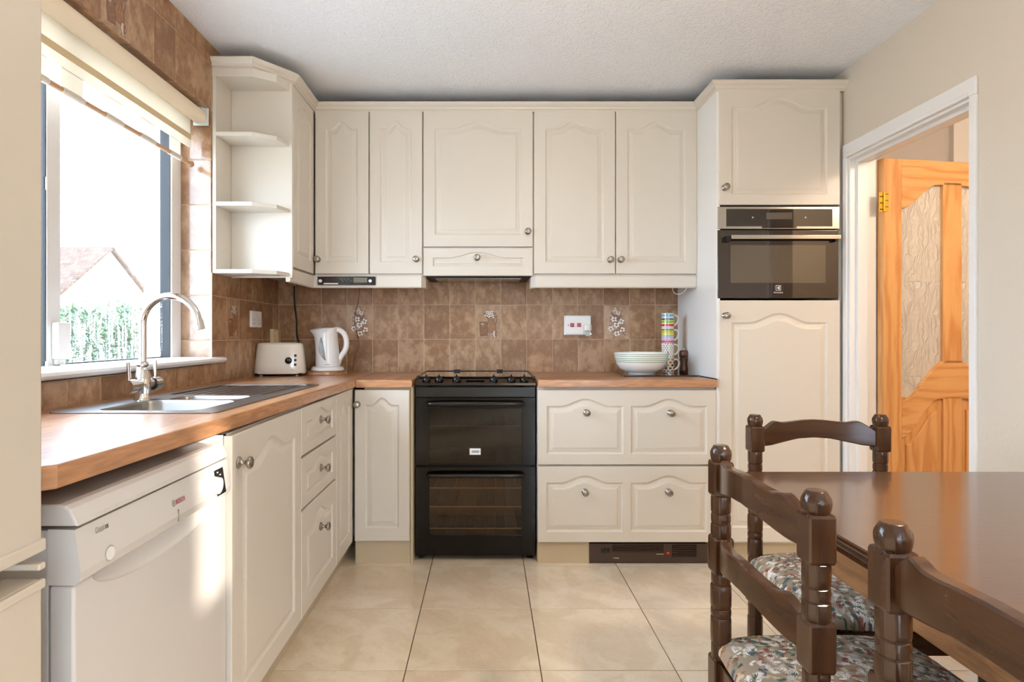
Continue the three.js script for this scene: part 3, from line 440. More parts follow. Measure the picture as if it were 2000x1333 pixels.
// ---------------------------------------------------------------- base cabinets, back run
const XF = -0.65;   // face of the left run
{
  const kn = (px, py) => [XP(px, DT), YP(py, DT)];
  const t = thing('base_cupboard', 'slim cream base cupboard between the corner and the black cooker', 'cupboard', [-0.51, 0, Z(3.2)]);
  part(t, 'body', box(-0.6, -0.376, 0.11, 0.86, 0.001, Z(DT) - 0.022), M.plinth);
  frontZ(t, 'door', XP(692.5, DT), XP(799.5, DT), YP(1057.5, DT), YP(762, DT), DT, panel1(0.265, 0.73, { side: 0.05, arch: 0.035, top: 0.035 }), [kn(698, 790)]);
  part(t, 'plinth', box(-0.645, -0.376, 0, 0.11, 0.1, Z(DT) - 0.03), M.plinth);
  const b = thing('drawer_unit', 'wide cream unit of two deep drawers right of the cooker, two knobs on each', 'drawer unit', [0.68, 0, Z(3.2)]);
  part(b, 'body', box(0.245, 1.108, 0.11, 0.86, 0.001, Z(DT) - 0.022), M.creamIn);
  part(b, 'plinth', box(0.245, 1.108, 0, 0.11, 0.1, Z(DT) - 0.06), M.plinth); part(b, 'kick_board', box(0.245, XP(1150.5, DT + 0.028), 0, 0.11, Z(DT) - 0.045, Z(DT) - 0.028), M.plinth);
  const x0 = XP(1050.5, DT), x1 = XP(1399, DT), X = (px) => XP(px, DT) - x0;
  const two = (h, s) => [[1068 - s, 1218 - s * 0.6], [1232 - s * 0.4, 1381]].map(([p, q]) => ({ x0: X(p), x1: X(q), y0: 0.05, y1: h - 0.078, arch: 0.035 }));
  frontZ(b, 'drawer', x0, x1, YP(908, DT), YP(762, DT), DT, two(0.362, 0), [kn(1145, 806), kn(1309, 807)]);
  frontZ(b, 'drawer', x0, x1, YP(1060, DT), YP(912, DT), DT, two(0.367, 1), [kn(1142, 961), kn(1305, 961)]);
  // plinth heater
  const zh = Z(DT) - 0.028, Xh = (px) => XP(px, DT + 0.028), Yh = (py) => YP(py, DT + 0.028), h = thing('plinth_heater', 'brown plinth heater with slotted grilles and a red lamp below the wide drawers', 'heater', [0.81, 0.002, zh]);
  // fascia with two real openings, a hollow box behind them and slats across
  const o1 = [1195, 1296, 1062.8, 1079], o2 = [1312, 1360, 1062.8, 1088], yt = Yh(1062), fb = (p, q, a, b) => box(Xh(p), Xh(q), a, b, zh - 0.002, zh + 0.004);
  part(h, 'fascia', [fb(1151, 1195, 0.004, yt), fb(1296, 1312, 0.004, yt), fb(1360, 1382, 0.004, yt), fb(1195, 1296, 0.004, Yh(o1[3])), fb(1195, 1296, Yh(o1[2]), yt), fb(1312, 1360, 0.004, Yh(o2[3])), fb(1312, 1360, Yh(o2[2]), yt)], M.brownPlastic);
  part(h, 'casing', [box(Xh(1152), Xh(1381), 0.006, yt - 0.001, zh - 0.026, zh - 0.023), box(Xh(1152), Xh(1153), 0.006, yt - 0.001, zh - 0.023, zh - 0.002), box(Xh(1380), Xh(1381), 0.006, yt - 0.001, zh - 0.023, zh - 0.002)], M.brownPlastic);
  const gr = (p, q, a, b, n) => { for (let i = 0; i < n; i++) { const y = mix(Yh(b), Yh(a), (i + 0.5) / n); part(h, 'grille_slat', box(Xh(p), Xh(q), y - 0.0016, y + 0.0016, zh - 0.006, zh + 0.003), M.brownPlastic); } for (const f of [0.25, 0.5, 0.75]) part(h, 'grille_bar', box(mix(Xh(p), Xh(q), f) - 0.0015, mix(Xh(p), Xh(q), f) + 0.0015, Yh(b), Yh(a), zh - 0.008, zh - 0.006), M.brownPlastic); };
  gr(...o1, 5); gr(...o2, 7);
  part(h, 'lamp', new THREE.SphereGeometry(0.0085, 16, 12).scale(1, 1, 0.6).translate(Xh(1304), Yh(1080.5), zh + 0.006), std({ color: '#d8262a', roughness: 0.25 }), 'red indicator lamp');
  for (const i of [0, 1, 2]) part(h, 'switch', box(Xh(1174 + i * 6), Xh(1178 + i * 6), Yh(1079), Yh(1071), zh + 0.003, zh + 0.009, 0.001), M.blackMatt);
  part(h, 'badge', [box(Xh(1196.5), Xh(1209), Yh(1091.5), Yh(1089), zh + 0.0035, zh + 0.0046)], M.steel); part(h, 'print', box(Xh(1281.5), Xh(1296), Yh(1083.2), Yh(1081.8), zh + 0.0035, zh + 0.0044), std({ color: '#cdb98f', roughness: 0.6 }));
  // cream filler strip left of the cooker
  single('filler_strip', box(-0.374, -0.363, 0.0, 0.862, 0.2, Z(DT) - 0.02), M.plinth, 'narrow cream filler strip beside the left flank of the cooker', 'filler');
}
// ---------------------------------------------------------------- base cabinets, left run
{
  const Dk = (px) => -XF * F / (CX - px), y0 = 0.118, y1 = 0.858;
  const e = [1.521, 2.094, 2.58, 2.892];
  const s = thing('sink_cupboard', 'cream sink cupboard with one arched door beside the dishwasher', 'cupboard', [-0.9, 0, Z(1.8)]);
  part(s, 'body', [box(XL + 0.012, XF - 0.021, 0.11, 0.72, Z(e[1]), Z(e[0] + 0.001)), box(-0.69, XF - 0.021, 0.72, 0.861, Z(e[1]), Z(e[0] + 0.001)), box(XL + 0.012, XF - 0.021, 0.11, 0.861, Z(e[0] + 0.018), Z(e[0]))], M.creamIn);
  part(s, 'plinth', box(-0.8, XF - 0.06, 0, 0.112, Z(e[1]), Z(e[0])), M.plinth);
  frontX(s, 'door', e[0] + 0.002, e[1] - 0.002, y0, y1, XF, panel1(e[1] - e[0] - 0.004, y1 - y0, { side: 0.068, arch: 0.045, top: 0.045 }), [[1.565, YP(904, 1.565)]]);
  const r = thing('drawer_unit', 'narrow cream stack of three drawers in the sink run', 'drawer unit', [-0.9, 0, Z(2.33)]);
  part(r, 'body', [box(XL + 0.012, XF - 0.021, 0.11, 0.72, Z(e[2]), Z(e[1] + 0.001)), box(-0.69, XF - 0.021, 0.72, 0.861, Z(e[2]), Z(e[1] + 0.001))], M.creamIn);
  part(r, 'plinth', box(-0.8, XF - 0.06, 0, 0.112, Z(e[2]), Z(e[1])), M.plinth);
  const w = e[2] - e[1] - 0.004, dk = -XF * F / (CX - 622), kd = [2.335];
  const rows = [[0.69, y1, 0.03], [0.503, 0.68, 0.03], [y0, 0.494, 0.04]], ky = [YP(821, 2.32), YP(916, 2.32), YP(1025, 2.36)];
  rows.forEach(([a, b, ar], i) => frontX(r, 'drawer', e[1] + 0.002, e[2] - 0.002, a, b, XF, panel1(w, b - a, { side: 0.06, bottom: i < 2 ? 0.035 : 0.06, top: i < 2 ? 0.024 : 0.045, arch: ar, scale: i < 2 ? 0.75 : 1 }), [[(e[1] + e[2]) / 2, ky[i]]]));
  const c = thing('base_cupboard', 'slim cream corner cupboard at the far end of the sink run', 'cupboard', [-0.9, 0, Z(2.74)]);
  part(c, 'body', box(XL + 0.012, XF - 0.021, 0.11, 0.855, Z(3.49), Z(e[2] + 0.001)), M.creamIn);
  part(c, 'plinth', box(-0.8, XF - 0.06, 0, 0.112, Z(3.4), Z(e[2])), M.plinth);
  frontX(c, 'door', e[2] + 0.002, e[3] - 0.006, y0, y1, XF, panel1(e[3] - e[2] - 0.008, y1 - y0, { side: 0.058, arch: 0.035, top: 0.04 }));
}
// ---------------------------------------------------------------- worktops, sink, tap
const TH = 0.038, YW = 0.9, LEAN = 0.0068, PIV = 3.1;                       // the worktop over the sink run rises a little towards the lens
const tilt = (g) => g.translate(0, -YW, -Z(PIV)).rotateX(-LEAN).translate(0, YW, Z(PIV));
{
  const S = { x0: -1.15, x1: -0.708, d0: 1.558, d1: 2.535 };
  single('worktop', tilt(slab([[XL + 0.001, 0.885], [-0.705, 0.885], [-0.664, 0.925], [-0.634, 2.885], [-0.634, 3.495], [XL + 0.001, 3.495]], YW - TH, YW, [[[S.x0 + 0.01, S.d0 + 0.01], [S.x0 + 0.01, S.d1 - 0.01], [S.x1 - 0.01, S.d1 - 0.01], [S.x1 - 0.01, S.d0 + 0.01]]], 0.004)), M.worktop, 'long wood-effect worktop holding the sink under the window', 'worktop');
  single('worktop', slab([[-0.633, 2.885], [-0.364, 2.885], [-0.364, 3.495], [-0.633, 3.495]], YW - TH - 0.001, YW - 0.001, [], 0.004), M.worktop, 'short wood-effect worktop between the corner and the cooker', 'worktop');
  { const w = single('worktop', (() => { const g = slab([[0.244, 2.882], [1.109, 2.882], [1.109, 3.495], [0.244, 3.495]], YW - TH, YW, [], 0.004); return metric(g, 'x'); })(), M.worktop, 'wood-effect worktop with the bowl and mugs right of the cooker', 'worktop'); part(w, 'seal_strip', box(1.104, 1.1095, YW, YW + 0.004, 0.01, Z(2.89)), M.blackMatt); }

  // inset sink: rim with two bowls and a ribbed drainer, pressed from one sheet
  const y = YW + 0.0025, t = thing('sink', 'stainless steel inset sink with one and a half bowls and ribbed drainer', 'sink', [-0.93, YW, Z(2.0)]);
  const rc = (x0, x1, d0, d1, r, n = 6) => { const l = [], c = [[x1 - r, d0 + r, -1.571], [x1 - r, d1 - r, 0], [x0 + r, d1 - r, 1.571], [x0 + r, d0 + r, 3.1416]]; for (const [cx, cd, a] of c) for (let i = 0; i <= n; i++) { const q = a + 1.571 * i / n; l.push([cx + r * Math.cos(q), cd + r * Math.sin(q)]); } return l; };
  const bowls = [[-1.055, -0.775, 1.60, 1.868, 0.045, 0.17], [-1.02, -0.79, 1.895, 2.02, 0.035, 0.1]];
  const drain = [-1.10, -0.745, 2.06, 2.50];
  part(t, 'rim', [tilt(slab(rc(S.x0, S.x1, S.d0, S.d1, 0.02), YW, y + 0.001, [...bowls.map((b) => rc(b[0], b[1], b[2], b[3], b[4])), rc(...drain, 0.03)], 0.0008))], M.sinkSteel);
  for (const [k, b] of bowls.entries()) {
    const lev = [[0, 0], [0.004, -0.006], [0.008, -b[5] + 0.03], [0.02, -b[5] + 0.006], [0.035, -b[5]]], rings = lev.map(([i, h]) => rc(b[0] + i, b[1] - i, b[2] + i, b[3] - i, Math.max(0.01, b[4] - i * 0.4)).map(([x, d]) => [x, y + h, Z(d)])), pos = [];
    for (let a = 0; a < rings.length - 1; a++) for (let q = 0; q < rings[a].length; q++) { const c = (q + 1) % rings[a].length; pos.push(...rings[a][q], ...rings[a][c], ...rings[a + 1][c], ...rings[a][q], ...rings[a + 1][c], ...rings[a + 1][q]); }
    const L = rings[rings.length - 1]; for (let q = 1; q < L.length - 1; q++) pos.push(...L[0], ...L[q], ...L[q + 1]);
    let g = new THREE.BufferGeometry(); g.setAttribute('position', new THREE.Float32BufferAttribute(pos, 3)); g.computeVertexNormals(); g = toCreasedNormals(g, 0.7);
    const o = part(t, 'bowl', tilt(join([g])), M.sinkSteel);
    if (!k) part(o, 'overflow_slot', [0, 1, 2, 3.6, 4.6, 5.6].map((i) => tilt(box(-0.868 + i * 0.0085 - 0.002, -0.868 + i * 0.0085 + 0.002, y - 0.04, y - 0.022, Z(b[3] - 0.0085), Z(b[3] - 0.0045)))), M.blackMatt);
    part(o, 'drain', tilt(cyl(0.04, 0.04, 0.004, 28).translate((b[0] + b[1]) / 2, y - b[5] + 0.003, Z((b[2] + b[3]) / 2))), M.steel);
  }
  const pan = part(t, 'drainer', tilt(slab(rc(...drain, 0.03), y - 0.012, y - 0.009)), M.sinkSteel);
  for (let i = 0; i < 9; i++) { const x = mix(drain[0] + 0.022, drain[1] - 0.022, i / 8); part(pan, 'drainer_rib', tilt(box(x - 0.009, x + 0.009, y - 0.011, y - 0.001, Z(drain[3] - 0.025 - (i % 2) * 0.01), Z(drain[2] + 0.02), 0.005, 'z', 3)), M.sinkSteel); }

  // swan-neck mixer tap
  const bx = -1.085, bd = 1.885, yb = YW + 0.008, tp = thing('mixer_tap', 'chrome swan-neck mixer tap with two lever handles behind the sink', 'tap', [bx, yb, Z(bd)]);
  part(tp, 'base', lathe([[0.027, 0], [0.027, 0.004], [0.0235, 0.012], [0.0225, 0.03], [0.025, 0.055], [0.023, 0.08], [0.0165, 0.1], [0.0155, 0.112], [0, 0.112]], 32).translate(bx, yb - 0.002, Z(bd)), M.chrome);
  part(tp, 'collar', lathe([[0, 0.11], [0.0165, 0.11], [0.0172, 0.114], [0.0165, 0.124], [0, 0.124]], 28).translate(bx, yb, Z(bd)), M.chrome);
  const pts = [[bx, yb + 0.12, Z(bd)], [bx, yb + 0.19, Z(bd)]]; const R = 0.088, cy = yb + 0.242; for (let i = 0; i <= 12; i++) { const a = Math.PI * (1 - i / 12 * 0.93); pts.push([bx + R + R * Math.cos(a), cy + R * Math.sin(a), Z(bd)]); } 
  const e = pts[pts.length - 1]; pts.push([e[0] + 0.004, e[1] - 0.02, e[2]]);
  part(tp, 'spout', tube(pts, 0.0112, 72, 18), M.chrome);
  part(tp, 'aerator', rod([e[0] + 0.002, e[1] - 0.006, e[2]], [e[0] + 0.008, e[1] - 0.036, e[2]], 0.0135, 24), M.chrome);
  part(tp, 'valve_body', [rod([bx, yb + 0.052, Z(bd - 0.055)], [bx, yb + 0.052, Z(bd + 0.05)], 0.0165, 24)], M.chrome);
  for (const s of [-1, 1]) { const o = part(tp, 'handle', [rod([bx, yb + 0.05, Z(bd + s * 0.05)], [bx, yb + 0.05, Z(bd + s * 0.085)], 0.0215, 28)], M.chrome); part(o, 'lever', rod([bx, yb + 0.06, Z(bd + s * 0.07)], [bx - 0.002, yb + 0.125, Z(bd + s * 0.074)], 0.005, 12, 0.0058), M.chrome); part(o, 'ring', rod([bx, yb + 0.05, Z(bd + s * 0.046)], [bx, yb + 0.05, Z(bd + s * 0.05)], 0.0195, 28), M.blackMatt); }
}

// ---------------------------------------------------------------- fridge and dishwasher
{
  const fz = phy({ color: '#d6cbba', roughness: 0.3, clearcoat: 0.3, clearcoatRoughness: 0.2 }), xf = -0.64, d1 = 0.864, d0 = 0.26, t = thing('fridge_freezer', 'tall white fridge freezer seen edge-on beside the worktop end', 'fridge', [-0.93, 0, Z(0.56)]);
  part(t, 'body', box(XL + 0.02, xf - 0.062, 0.03, 1.78, Z(d1), Z(d0), 0.006), fz);
  const ys = YP(1080, d1), a = part(t, 'door', box(xf - 0.058, xf, ys + 0.004, 1.775, Z(d1), Z(d0), 0.007), fz), b = part(t, 'door', box(xf - 0.058, xf, 0.05, ys - 0.036, Z(d1), Z(d0), 0.007), fz);
  part(a, 'grip', box(xf - 0.004, xf + 0.005, ys + 0.004, ys + 0.022, Z(d1), Z(d0), 0.003), fz); part(b, 'grip', box(xf - 0.004, xf + 0.004, ys - 0.05, ys - 0.036, Z(d1), Z(d0), 0.003), fz);
  part(t, 'hinge', box(xf - 0.05, xf + 0.004, ys - 0.022, ys - 0.012, Z(d1), Z(d1 - 0.014), 0.003), fz);
  for (const x of [-1.1, -0.76]) for (const d of [d1 - 0.05, d0 + 0.05]) part(t, 'foot', rod([x, 0, Z(d)], [x, 0.035, Z(d)], 0.02), M.blackMatt);
}
{
  const x = -0.655, a = 0.958, b = 1.516, t = thing('dishwasher', 'white freestanding dishwasher under the worktop with a curved control panel', 'dishwasher', [-0.93, 0, Z(1.24)]);
  const prof = (pts, d0, d1, bev = 0) => { const g = extrude(pts, d1 - d0, bev); return g.translate(0, 0, Z(d1)); };   // outline in x, y
  part(t, 'body', box(XL + 0.03, x - 0.052, 0.06, 0.8, Z(b - 0.006), Z(a + 0.006), 0.003), M.enamel);
  part(t, 'lid', prof([[XL + 0.03, 0.809], [x - 0.0, 0.809], [x - 0.002, 0.816], [x - 0.012, 0.836], [x - 0.02, 0.842], [x - 0.03, 0.844], [XL + 0.03, 0.844]], a - 0.002, b, 0.003), M.enamel);
  // door with a shallow lens-shaped grip hollow under the control panel
  { const ev = new Evaluator(), A = new Brush(box(x - 0.048, x - 0.006, 0.1, 0.7125, Z(b), Z(a), 0.006)), s = new THREE.SphereGeometry(1, 48, 24); s.scale(0.02, 0.046, 0.215); s.translate(x - 0.004, 0.7135, Z(1.215)); const B = new Brush(s); A.updateMatrixWorld(); B.updateMatrixWorld(); part(t, 'door', ev.evaluate(A, B, SUBTRACTION).geometry, M.enamel); }
  const cp = [[x - 0.048, 0.714], [x - 0.004, 0.714], [x + 0.003, 0.72], [x + 0.005, 0.735], [x - 0.005, 0.803], [x - 0.048, 0.804]];
  const pnl = part(t, 'control_panel', prof(cp, a, b), M.enamel);
  part(t, 'kick_plate', box(x - 0.12, x - 0.06, 0.02, 0.1, Z(b), Z(a)), M.enamel);
  for (const fx of [x - 0.1, -1.1]) for (const d of [a + 0.05, b - 0.05]) part(t, 'foot', rod([fx, 0, Z(d)], [fx, 0.06, Z(d)], 0.018), M.blackMatt);
  // where a column and row of the photograph meet the sloping panel
  const on = (px, py, lift = 0) => { const d = -(x + 0.001) * F / (CX - px); return [x + 0.001 + lift, YP(py, d), d]; };
  const decal = (name, px0, px1, py, hgt, w, h, draw, lift) => { const A = on(px0, py), B = on(px1, py), d0 = A[2], d1 = B[2], yy = YP(py, (d0 + d1) / 2), g = new THREE.PlaneGeometry(d1 - d0, hgt); g.rotateX(-0.146); g.rotateY(Math.PI / 2); const xx = x + mix(0.005, -0.005, (yy - 0.735) / 0.068) + 0.0012; g.translate(xx, yy, Z((d0 + d1) / 2)); return part(pnl, name, g, std({ transparent: true, roughness: 0.35, map: canvasTex(w, h, draw) })); };
  decal('lettering', 188, 221, 1031, 0.016, 256, 64, (g) => { g.fillStyle = '#6d6a66'; g.font = '52px sans-serif'; g.fillText('Classi', 8, 48); g.font = 'bold 52px sans-serif'; g.fillStyle = '#3a3836'; g.fillText('xx', 148, 48); });
  decal('lettering', 335, 364, 978, 0.018, 320, 80, (g) => { g.strokeStyle = '#6d6a66'; g.lineWidth = 5; g.beginPath(); g.arc(38, 40, 28, 0, 6.3); g.moveTo(26, 18); g.lineTo(26, 62); g.moveTo(50, 18); g.lineTo(50, 62); g.moveTo(26, 40); g.lineTo(50, 40); g.stroke(); g.fillStyle = '#b3202c'; g.font = 'bold 60px sans-serif'; g.fillText('BOSCH', 82, 62); });
  decal('display', 420, 437, 941, 0.062, 96, 256, (g) => { g.fillStyle = '#161616'; g.fillRect(0, 0, 96, 256); g.fillStyle = '#e8e8e8'; for (let i = 0; i < 7; i++) { g.fillRect(26 + (i % 2) * 24, 24 + i * 32, 16, 12); } });
  const kb = on(414, 961), kg = rod([x - 0.004, 0.758, Z(kb[2])], [x + 0.02, 0.757, Z(kb[2])], 0.0225, 32, 0.019); part(pnl, 'dial', kg, M.enamel, 'white round programme dial');
  const bb = on(211, 1081); part(pnl, 'button', rod([x - 0.004, bb[1], Z(bb[2])], [x + 0.0062, bb[1], Z(bb[2])], 0.0115, 28), M.white, 'round white power button'); part(pnl, 'button_ring', new THREE.TorusGeometry(0.0125, 0.0011, 8, 32).rotateY(Math.PI / 2).translate(x + 0.0046, bb[1], Z(bb[2])), std({ color: '#b9b2aa', roughness: 0.4 }));
  part(pnl, 'seam', box(x + 0.0, x + 0.0056, 0.722, 0.748, Z(1.262), Z(1.26)), std({ color: '#8f867c', roughness: 0.5 }));
}

// ---------------------------------------------------------------- cooker
{
  const d = 2.96, X = (px) => XP(px, d), Y = (py) => YP(py, d), zf = Z(d), x0 = X(811), x1 = X(1046), t = thing('cooker', 'black freestanding double oven cooker with a closed glass lid', 'cooker', [-0.06, 0, zf - 0.28]);
  part(t, 'body', [box(x0, x0 + 0.025, 0.045, 0.868, 0.02, zf - 0.03), box(x1 - 0.025, x1, 0.045, 0.868, 0.02, zf - 0.03), box(x0, x1, 0.045, 0.868, 0.02, 0.06), box(x0, x1, Y(790), 0.868, 0.02, zf - 0.03), box(x0, x1, Y(922), Y(904), 0.02, zf - 0.03), box(x0, x1, 0.045, Y(1050), 0.02, zf - 0.03)], M.black);
  part(t, 'control_fascia', box(x0, x1, Y(777), Y(756), zf - 0.04, zf, 0.004), M.black);
  // sloping knob strip
  const st = extrude([[zf - 0.10, 0.868], [zf + 0.004, 0.858], [zf + 0.012, 0.868], [zf + 0.008, 0.878], [zf - 0.07, 0.897], [zf - 0.10, 0.897]].map(([z, y]) => [-z, y]), x1 - x0 + 0.006, 0.002).rotateY(Math.PI / 2).translate(x0 - 0.003, 0, 0);
  part(t, 'knob_strip', metric(st), M.black);
  part(t, 'hob', box(x0, x1, 0.868, 0.893, 0.03, zf - 0.09, 0.002), M.black);
  const lid = part(t, 'glass_lid', box(x0 + 0.012, x1 - 0.012, 0.9, 0.906, 0.045, zf - 0.075, 0.002), M.blackGlass, 'folded-down black glass lid'); part(t, 'back_rail', box(x0 + 0.005, x1 - 0.005, 0.893, 0.9095, 0.022, 0.034, 0.001), M.black); for (const p of [893, 976]) part(lid, 'hinge', box(XP(p - 6, 3.45), XP(p + 6, 3.45), 0.897, 0.917, 0.034, 0.058, 0.002), M.blackMatt);
  part(t, 'side_trim', box(x0 - 0.002, x0 + 0.011, 0.893, 0.909, 0.04, zf - 0.07, 0.002), M.black); part(t, 'side_trim', box(x1 - 0.011, x1 + 0.002, 0.893, 0.909, 0.04, zf - 0.07, 0.002), M.black);
  for (const px of [831.8, 856.6, 891.3, 964.3, 998.9, 1024.4]) { const kx = X(px), g = lathe([[0, 0], [0.0215, 0], [0.0215, 0.004], [0.0195, 0.011], [0.016, 0.019], [0.010, 0.024], [0, 0.0255]], 28); g.rotateX(0.5); g.translate(kx, 0.886, zf - 0.028); const o = part(t, 'knob', g, M.black, 'black cooker knob'); part(o, 'grip', box(-0.0035, 0.0035, 0.01, 0.0285, -0.017, 0.017, 0.002).rotateX(0.5).translate(kx, 0.886, zf - 0.028), M.black); }
  part(t, 'clock', box(X(910), X(946), 0.889, 0.8915, zf - 0.055, zf - 0.02, 0.001).rotateX(0), M.blackGlass);
  const dm = phy({ color: '#0b0807', roughness: 0.09, specularIntensity: 0.55 }), wm = phy({ color: '#161210', roughness: 0.05, transmission: 0.62, thickness: 0, specularIntensity: 1 });
  const door = (py0, py1, wy0, wy1, racks, hy) => {
    const zc = zf - 0.028, wx0 = X(838), wx1 = X(1019), a = Y(py1), b = Y(py0), c = Y(wy1), e = Y(wy0);
    const o = part(t, 'oven_door', [box(x0, wx0, a, b, zc, zf, 0.002), box(wx1, x1, a, b, zc, zf, 0.002), box(wx0 - 0.001, wx1 + 0.001, a, c, zc, zf, 0.002), box(wx0 - 0.001, wx1 + 0.001, e, b, zc, zf, 0.002)], dm);
    part(o, 'door_glass', box(wx0, wx1, c, e, zf - 0.006, zf - 0.002), phy({ color: racks.length > 1 ? '#dccbb8' : '#a8927c', roughness: 0.04, transmission: 1, thickness: 0, specularIntensity: 0.7 }));
    part(o, 'handle', [tube([[X(837), hy, zf], [X(838), hy + 0.001, zf + 0.022], [X(848), hy + 0.002, zf + 0.032], [X(928), hy + 0.003, zf + 0.034], [X(1010), hy + 0.002, zf + 0.032], [X(1020), hy + 0.001, zf + 0.022], [X(1021), hy, zf]], 0.0115, 48, 14)], M.black, 'black bar handle');
    part(t, 'oven_liner', [box(x0 + 0.03, x1 - 0.03, a + 0.02, b - 0.01, zf - 0.36, zf - 0.355), box(x0 + 0.028, x0 + 0.03, a + 0.02, b - 0.01, zf - 0.36, zf - 0.04), box(x1 - 0.03, x1 - 0.028, a + 0.02, b - 0.01, zf - 0.36, zf - 0.04)], std({ color: '#8d8274', roughness: 0.5 }));
    for (const ry of racks) part(t, 'rack', [box(wx0, wx1, Y(ry) - 0.0022, Y(ry) + 0.0022, zf - 0.046, zf - 0.041), ...Array.from({ length: 9 }, (_, i) => rod([mix(wx0, wx1, (i + 0.5) / 9), Y(ry), zf - 0.05], [mix(wx0, wx1, (i + 0.5) / 9), Y(ry), zf - 0.34], 0.0016, 6))], std({ color: '#d9d4ca', roughness: 0.35 }));
    return o;
  };
  const u = door(777.5, 909, 797, 905, [835], Y(789)); door(913, 1086, 931, 1046, [958, 995, 1038], Y(928));
  const g = new THREE.PlaneGeometry(X(939) - X(917), Y(876) - Y(889)); g.translate((X(917) + X(939)) / 2, (Y(876) + Y(889)) / 2, zf + 0.0012);
  part(u, 'badge', g, std({ roughness: 0.4, map: canvasTex(128, 72, (c) => { c.fillStyle = '#c9c7c2'; c.fillRect(0, 0, 128, 72); c.fillStyle = '#efefec'; c.fillRect(6, 6, 116, 60); c.fillStyle = '#a3a19d'; c.fillRect(26, 24, 84, 26); }) }));
  part(t, 'base_panel', box(x0, x1, 0.04, Y(1086.5), zf - 0.06, zf - 0.012, 0.002), M.black);
  for (const px of [821, 1036]) part(t, 'foot', [rod([X(px), 0, zf - 0.05], [X(px), 0.008, zf - 0.05], 0.017), rod([X(px), 0.008, zf - 0.05], [X(px), 0.045, zf - 0.05], 0.008)], M.blackMatt);
  for (const px of [821, 1036]) part(t, 'foot', rod([X(px), 0, 0.06], [X(px), 0.045, 0.06], 0.012), M.blackMatt);
}
// ---------------------------------------------------------------- things on the worktops and walls
const letter = (w, h, W, Hh, draw) => [new THREE.PlaneGeometry(w, h), std({ transparent: true, roughness: 0.4, map: canvasTex(W, Hh, draw) })];
{ // toaster, turned a little towards the room
  const t = thing('toaster', 'cream and white two-slice toaster with a black dial in the corner', 'toaster', [XP(548.5, 3.2), YW + 0.004, Z(3.2)]); t.rotation.y = 0.16;
  const white = phy({ color: '#efe6d6', roughness: 0.16, clearcoat: 0.6, clearcoatRoughness: 0.08 }), add = (n, g, m, par = t) => { const o = new THREE.Mesh(Array.isArray(g) ? join(g) : g, m); o.name = n; par.add(o); return o; };
  // bowed, tapering body lofted from rounded outlines
  const ring = (w, dp, y) => Array.from({ length: 48 }, (_, i) => { const a = i / 48 * 6.2832, c = Math.cos(a), s = Math.sin(a), e = 2 / 3.4; return [w * Math.sign(c) * Math.pow(Math.abs(c), e), y, dp * Math.sign(s) * Math.pow(Math.abs(s), e)]; });
  const lv = [[0.128, 0.082, 0.008], [0.131, 0.085, 0.014], [0.129, 0.083, 0.05], [0.122, 0.077, 0.12], [0.117, 0.073, 0.158], [0.114, 0.07, 0.166], [0.106, 0.062, 0.170]].map(([w, dp, y]) => ring(w, dp, y)), pos = [];
  for (let a = 0; a < lv.length - 1; a++) for (let b = 0; b < 48; b++) { const c = (b + 1) % 48; pos.push(...lv[a][b], ...lv[a + 1][b], ...lv[a + 1][c], ...lv[a][b], ...lv[a + 1][c], ...lv[a][c]); }
  for (let b = 1; b < 47; b++) { pos.push(...lv[6][0], ...lv[6][b + 1], ...lv[6][b]); pos.push(...lv[0][0], ...lv[0][b], ...lv[0][b + 1]); }
  let g = new THREE.BufferGeometry(); g.setAttribute('position', new THREE.Float32BufferAttribute(pos, 3)); g.computeVertexNormals(); add('body', toCreasedNormals(g, 0.8), white);
  add('slot', [box(-0.075, 0.085, 0.1695, 0.1712, -0.032, -0.008), box(-0.075, 0.085, 0.1695, 0.1712, 0.012, 0.036)], M.steel);
  const dial = add('dial', lathe([[0, 0], [0.0175, 0], [0.0175, 0.006], [0.0155, 0.012], [0, 0.0125]], 28).rotateX(1.5708).translate(0.052, 0.078, 0.077), M.black); add('pointer', box(-0.0025, 0.0025, -0.012, 0.012, 0, 0.004, 0.001).rotateZ(0.7).translate(0.052, 0.078, 0.089), M.blackMatt, dial);
  for (const y of [0.104, 0.08, 0.056]) add('button', rod([0.086, y, 0.06], [0.086, y, 0.0815 - (y - 0.05) * 0.07], 0.0062, 16), M.blackMatt);
  add('brand_print', box(0.045, 0.075, 0.0285, 0.0305, 0.0795, 0.0815), std({ color: '#8e877c', roughness: 0.6 }));
  for (const [x, z] of [[-0.09, 0.05], [0.09, 0.05], [-0.09, -0.05], [0.09, -0.05]]) add('foot', rod([x, -0.004, z], [x, 0.012, z], 0.009), std({ color: '#c9bda8', roughness: 0.6 }));
  add('base', box(-0.118, 0.118, 0.003, 0.011, -0.07, 0.07, 0.003), M.blackMatt);
  // flex looping round its side
  const f = single('toaster_flex', tube([[XP(512, 3.3), YW + 0.01, Z(3.32)], [XP(506, 3.26), YW + 0.03, Z(3.27)], [XP(504, 3.3), YW + 0.07, Z(3.3)], [XP(509, 3.36), YW + 0.12, Z(3.38)]], 0.0042, 24, 8), M.blackMatt, 'black flex curling down beside the toaster', 'cable');
  const b = thing('upright_box', 'small beige upright box standing behind the toaster', 'box', [XP(534, 3.38), YW, Z(3.38)]);
  part(b, 'body', box(XP(525.5, 3.38), XP(537, 3.38), YW, YP(643, 3.38), Z(3.42), Z(3.36), 0.004), std({ color: '#d9bf98', roughness: 0.6 })); part(b, 'side', box(XP(534.5, 3.38), XP(544.5, 3.38), YW, YP(645, 3.38), Z(3.425), Z(3.375), 0.008), std({ color: '#c9a97e', roughness: 0.6 }));
}
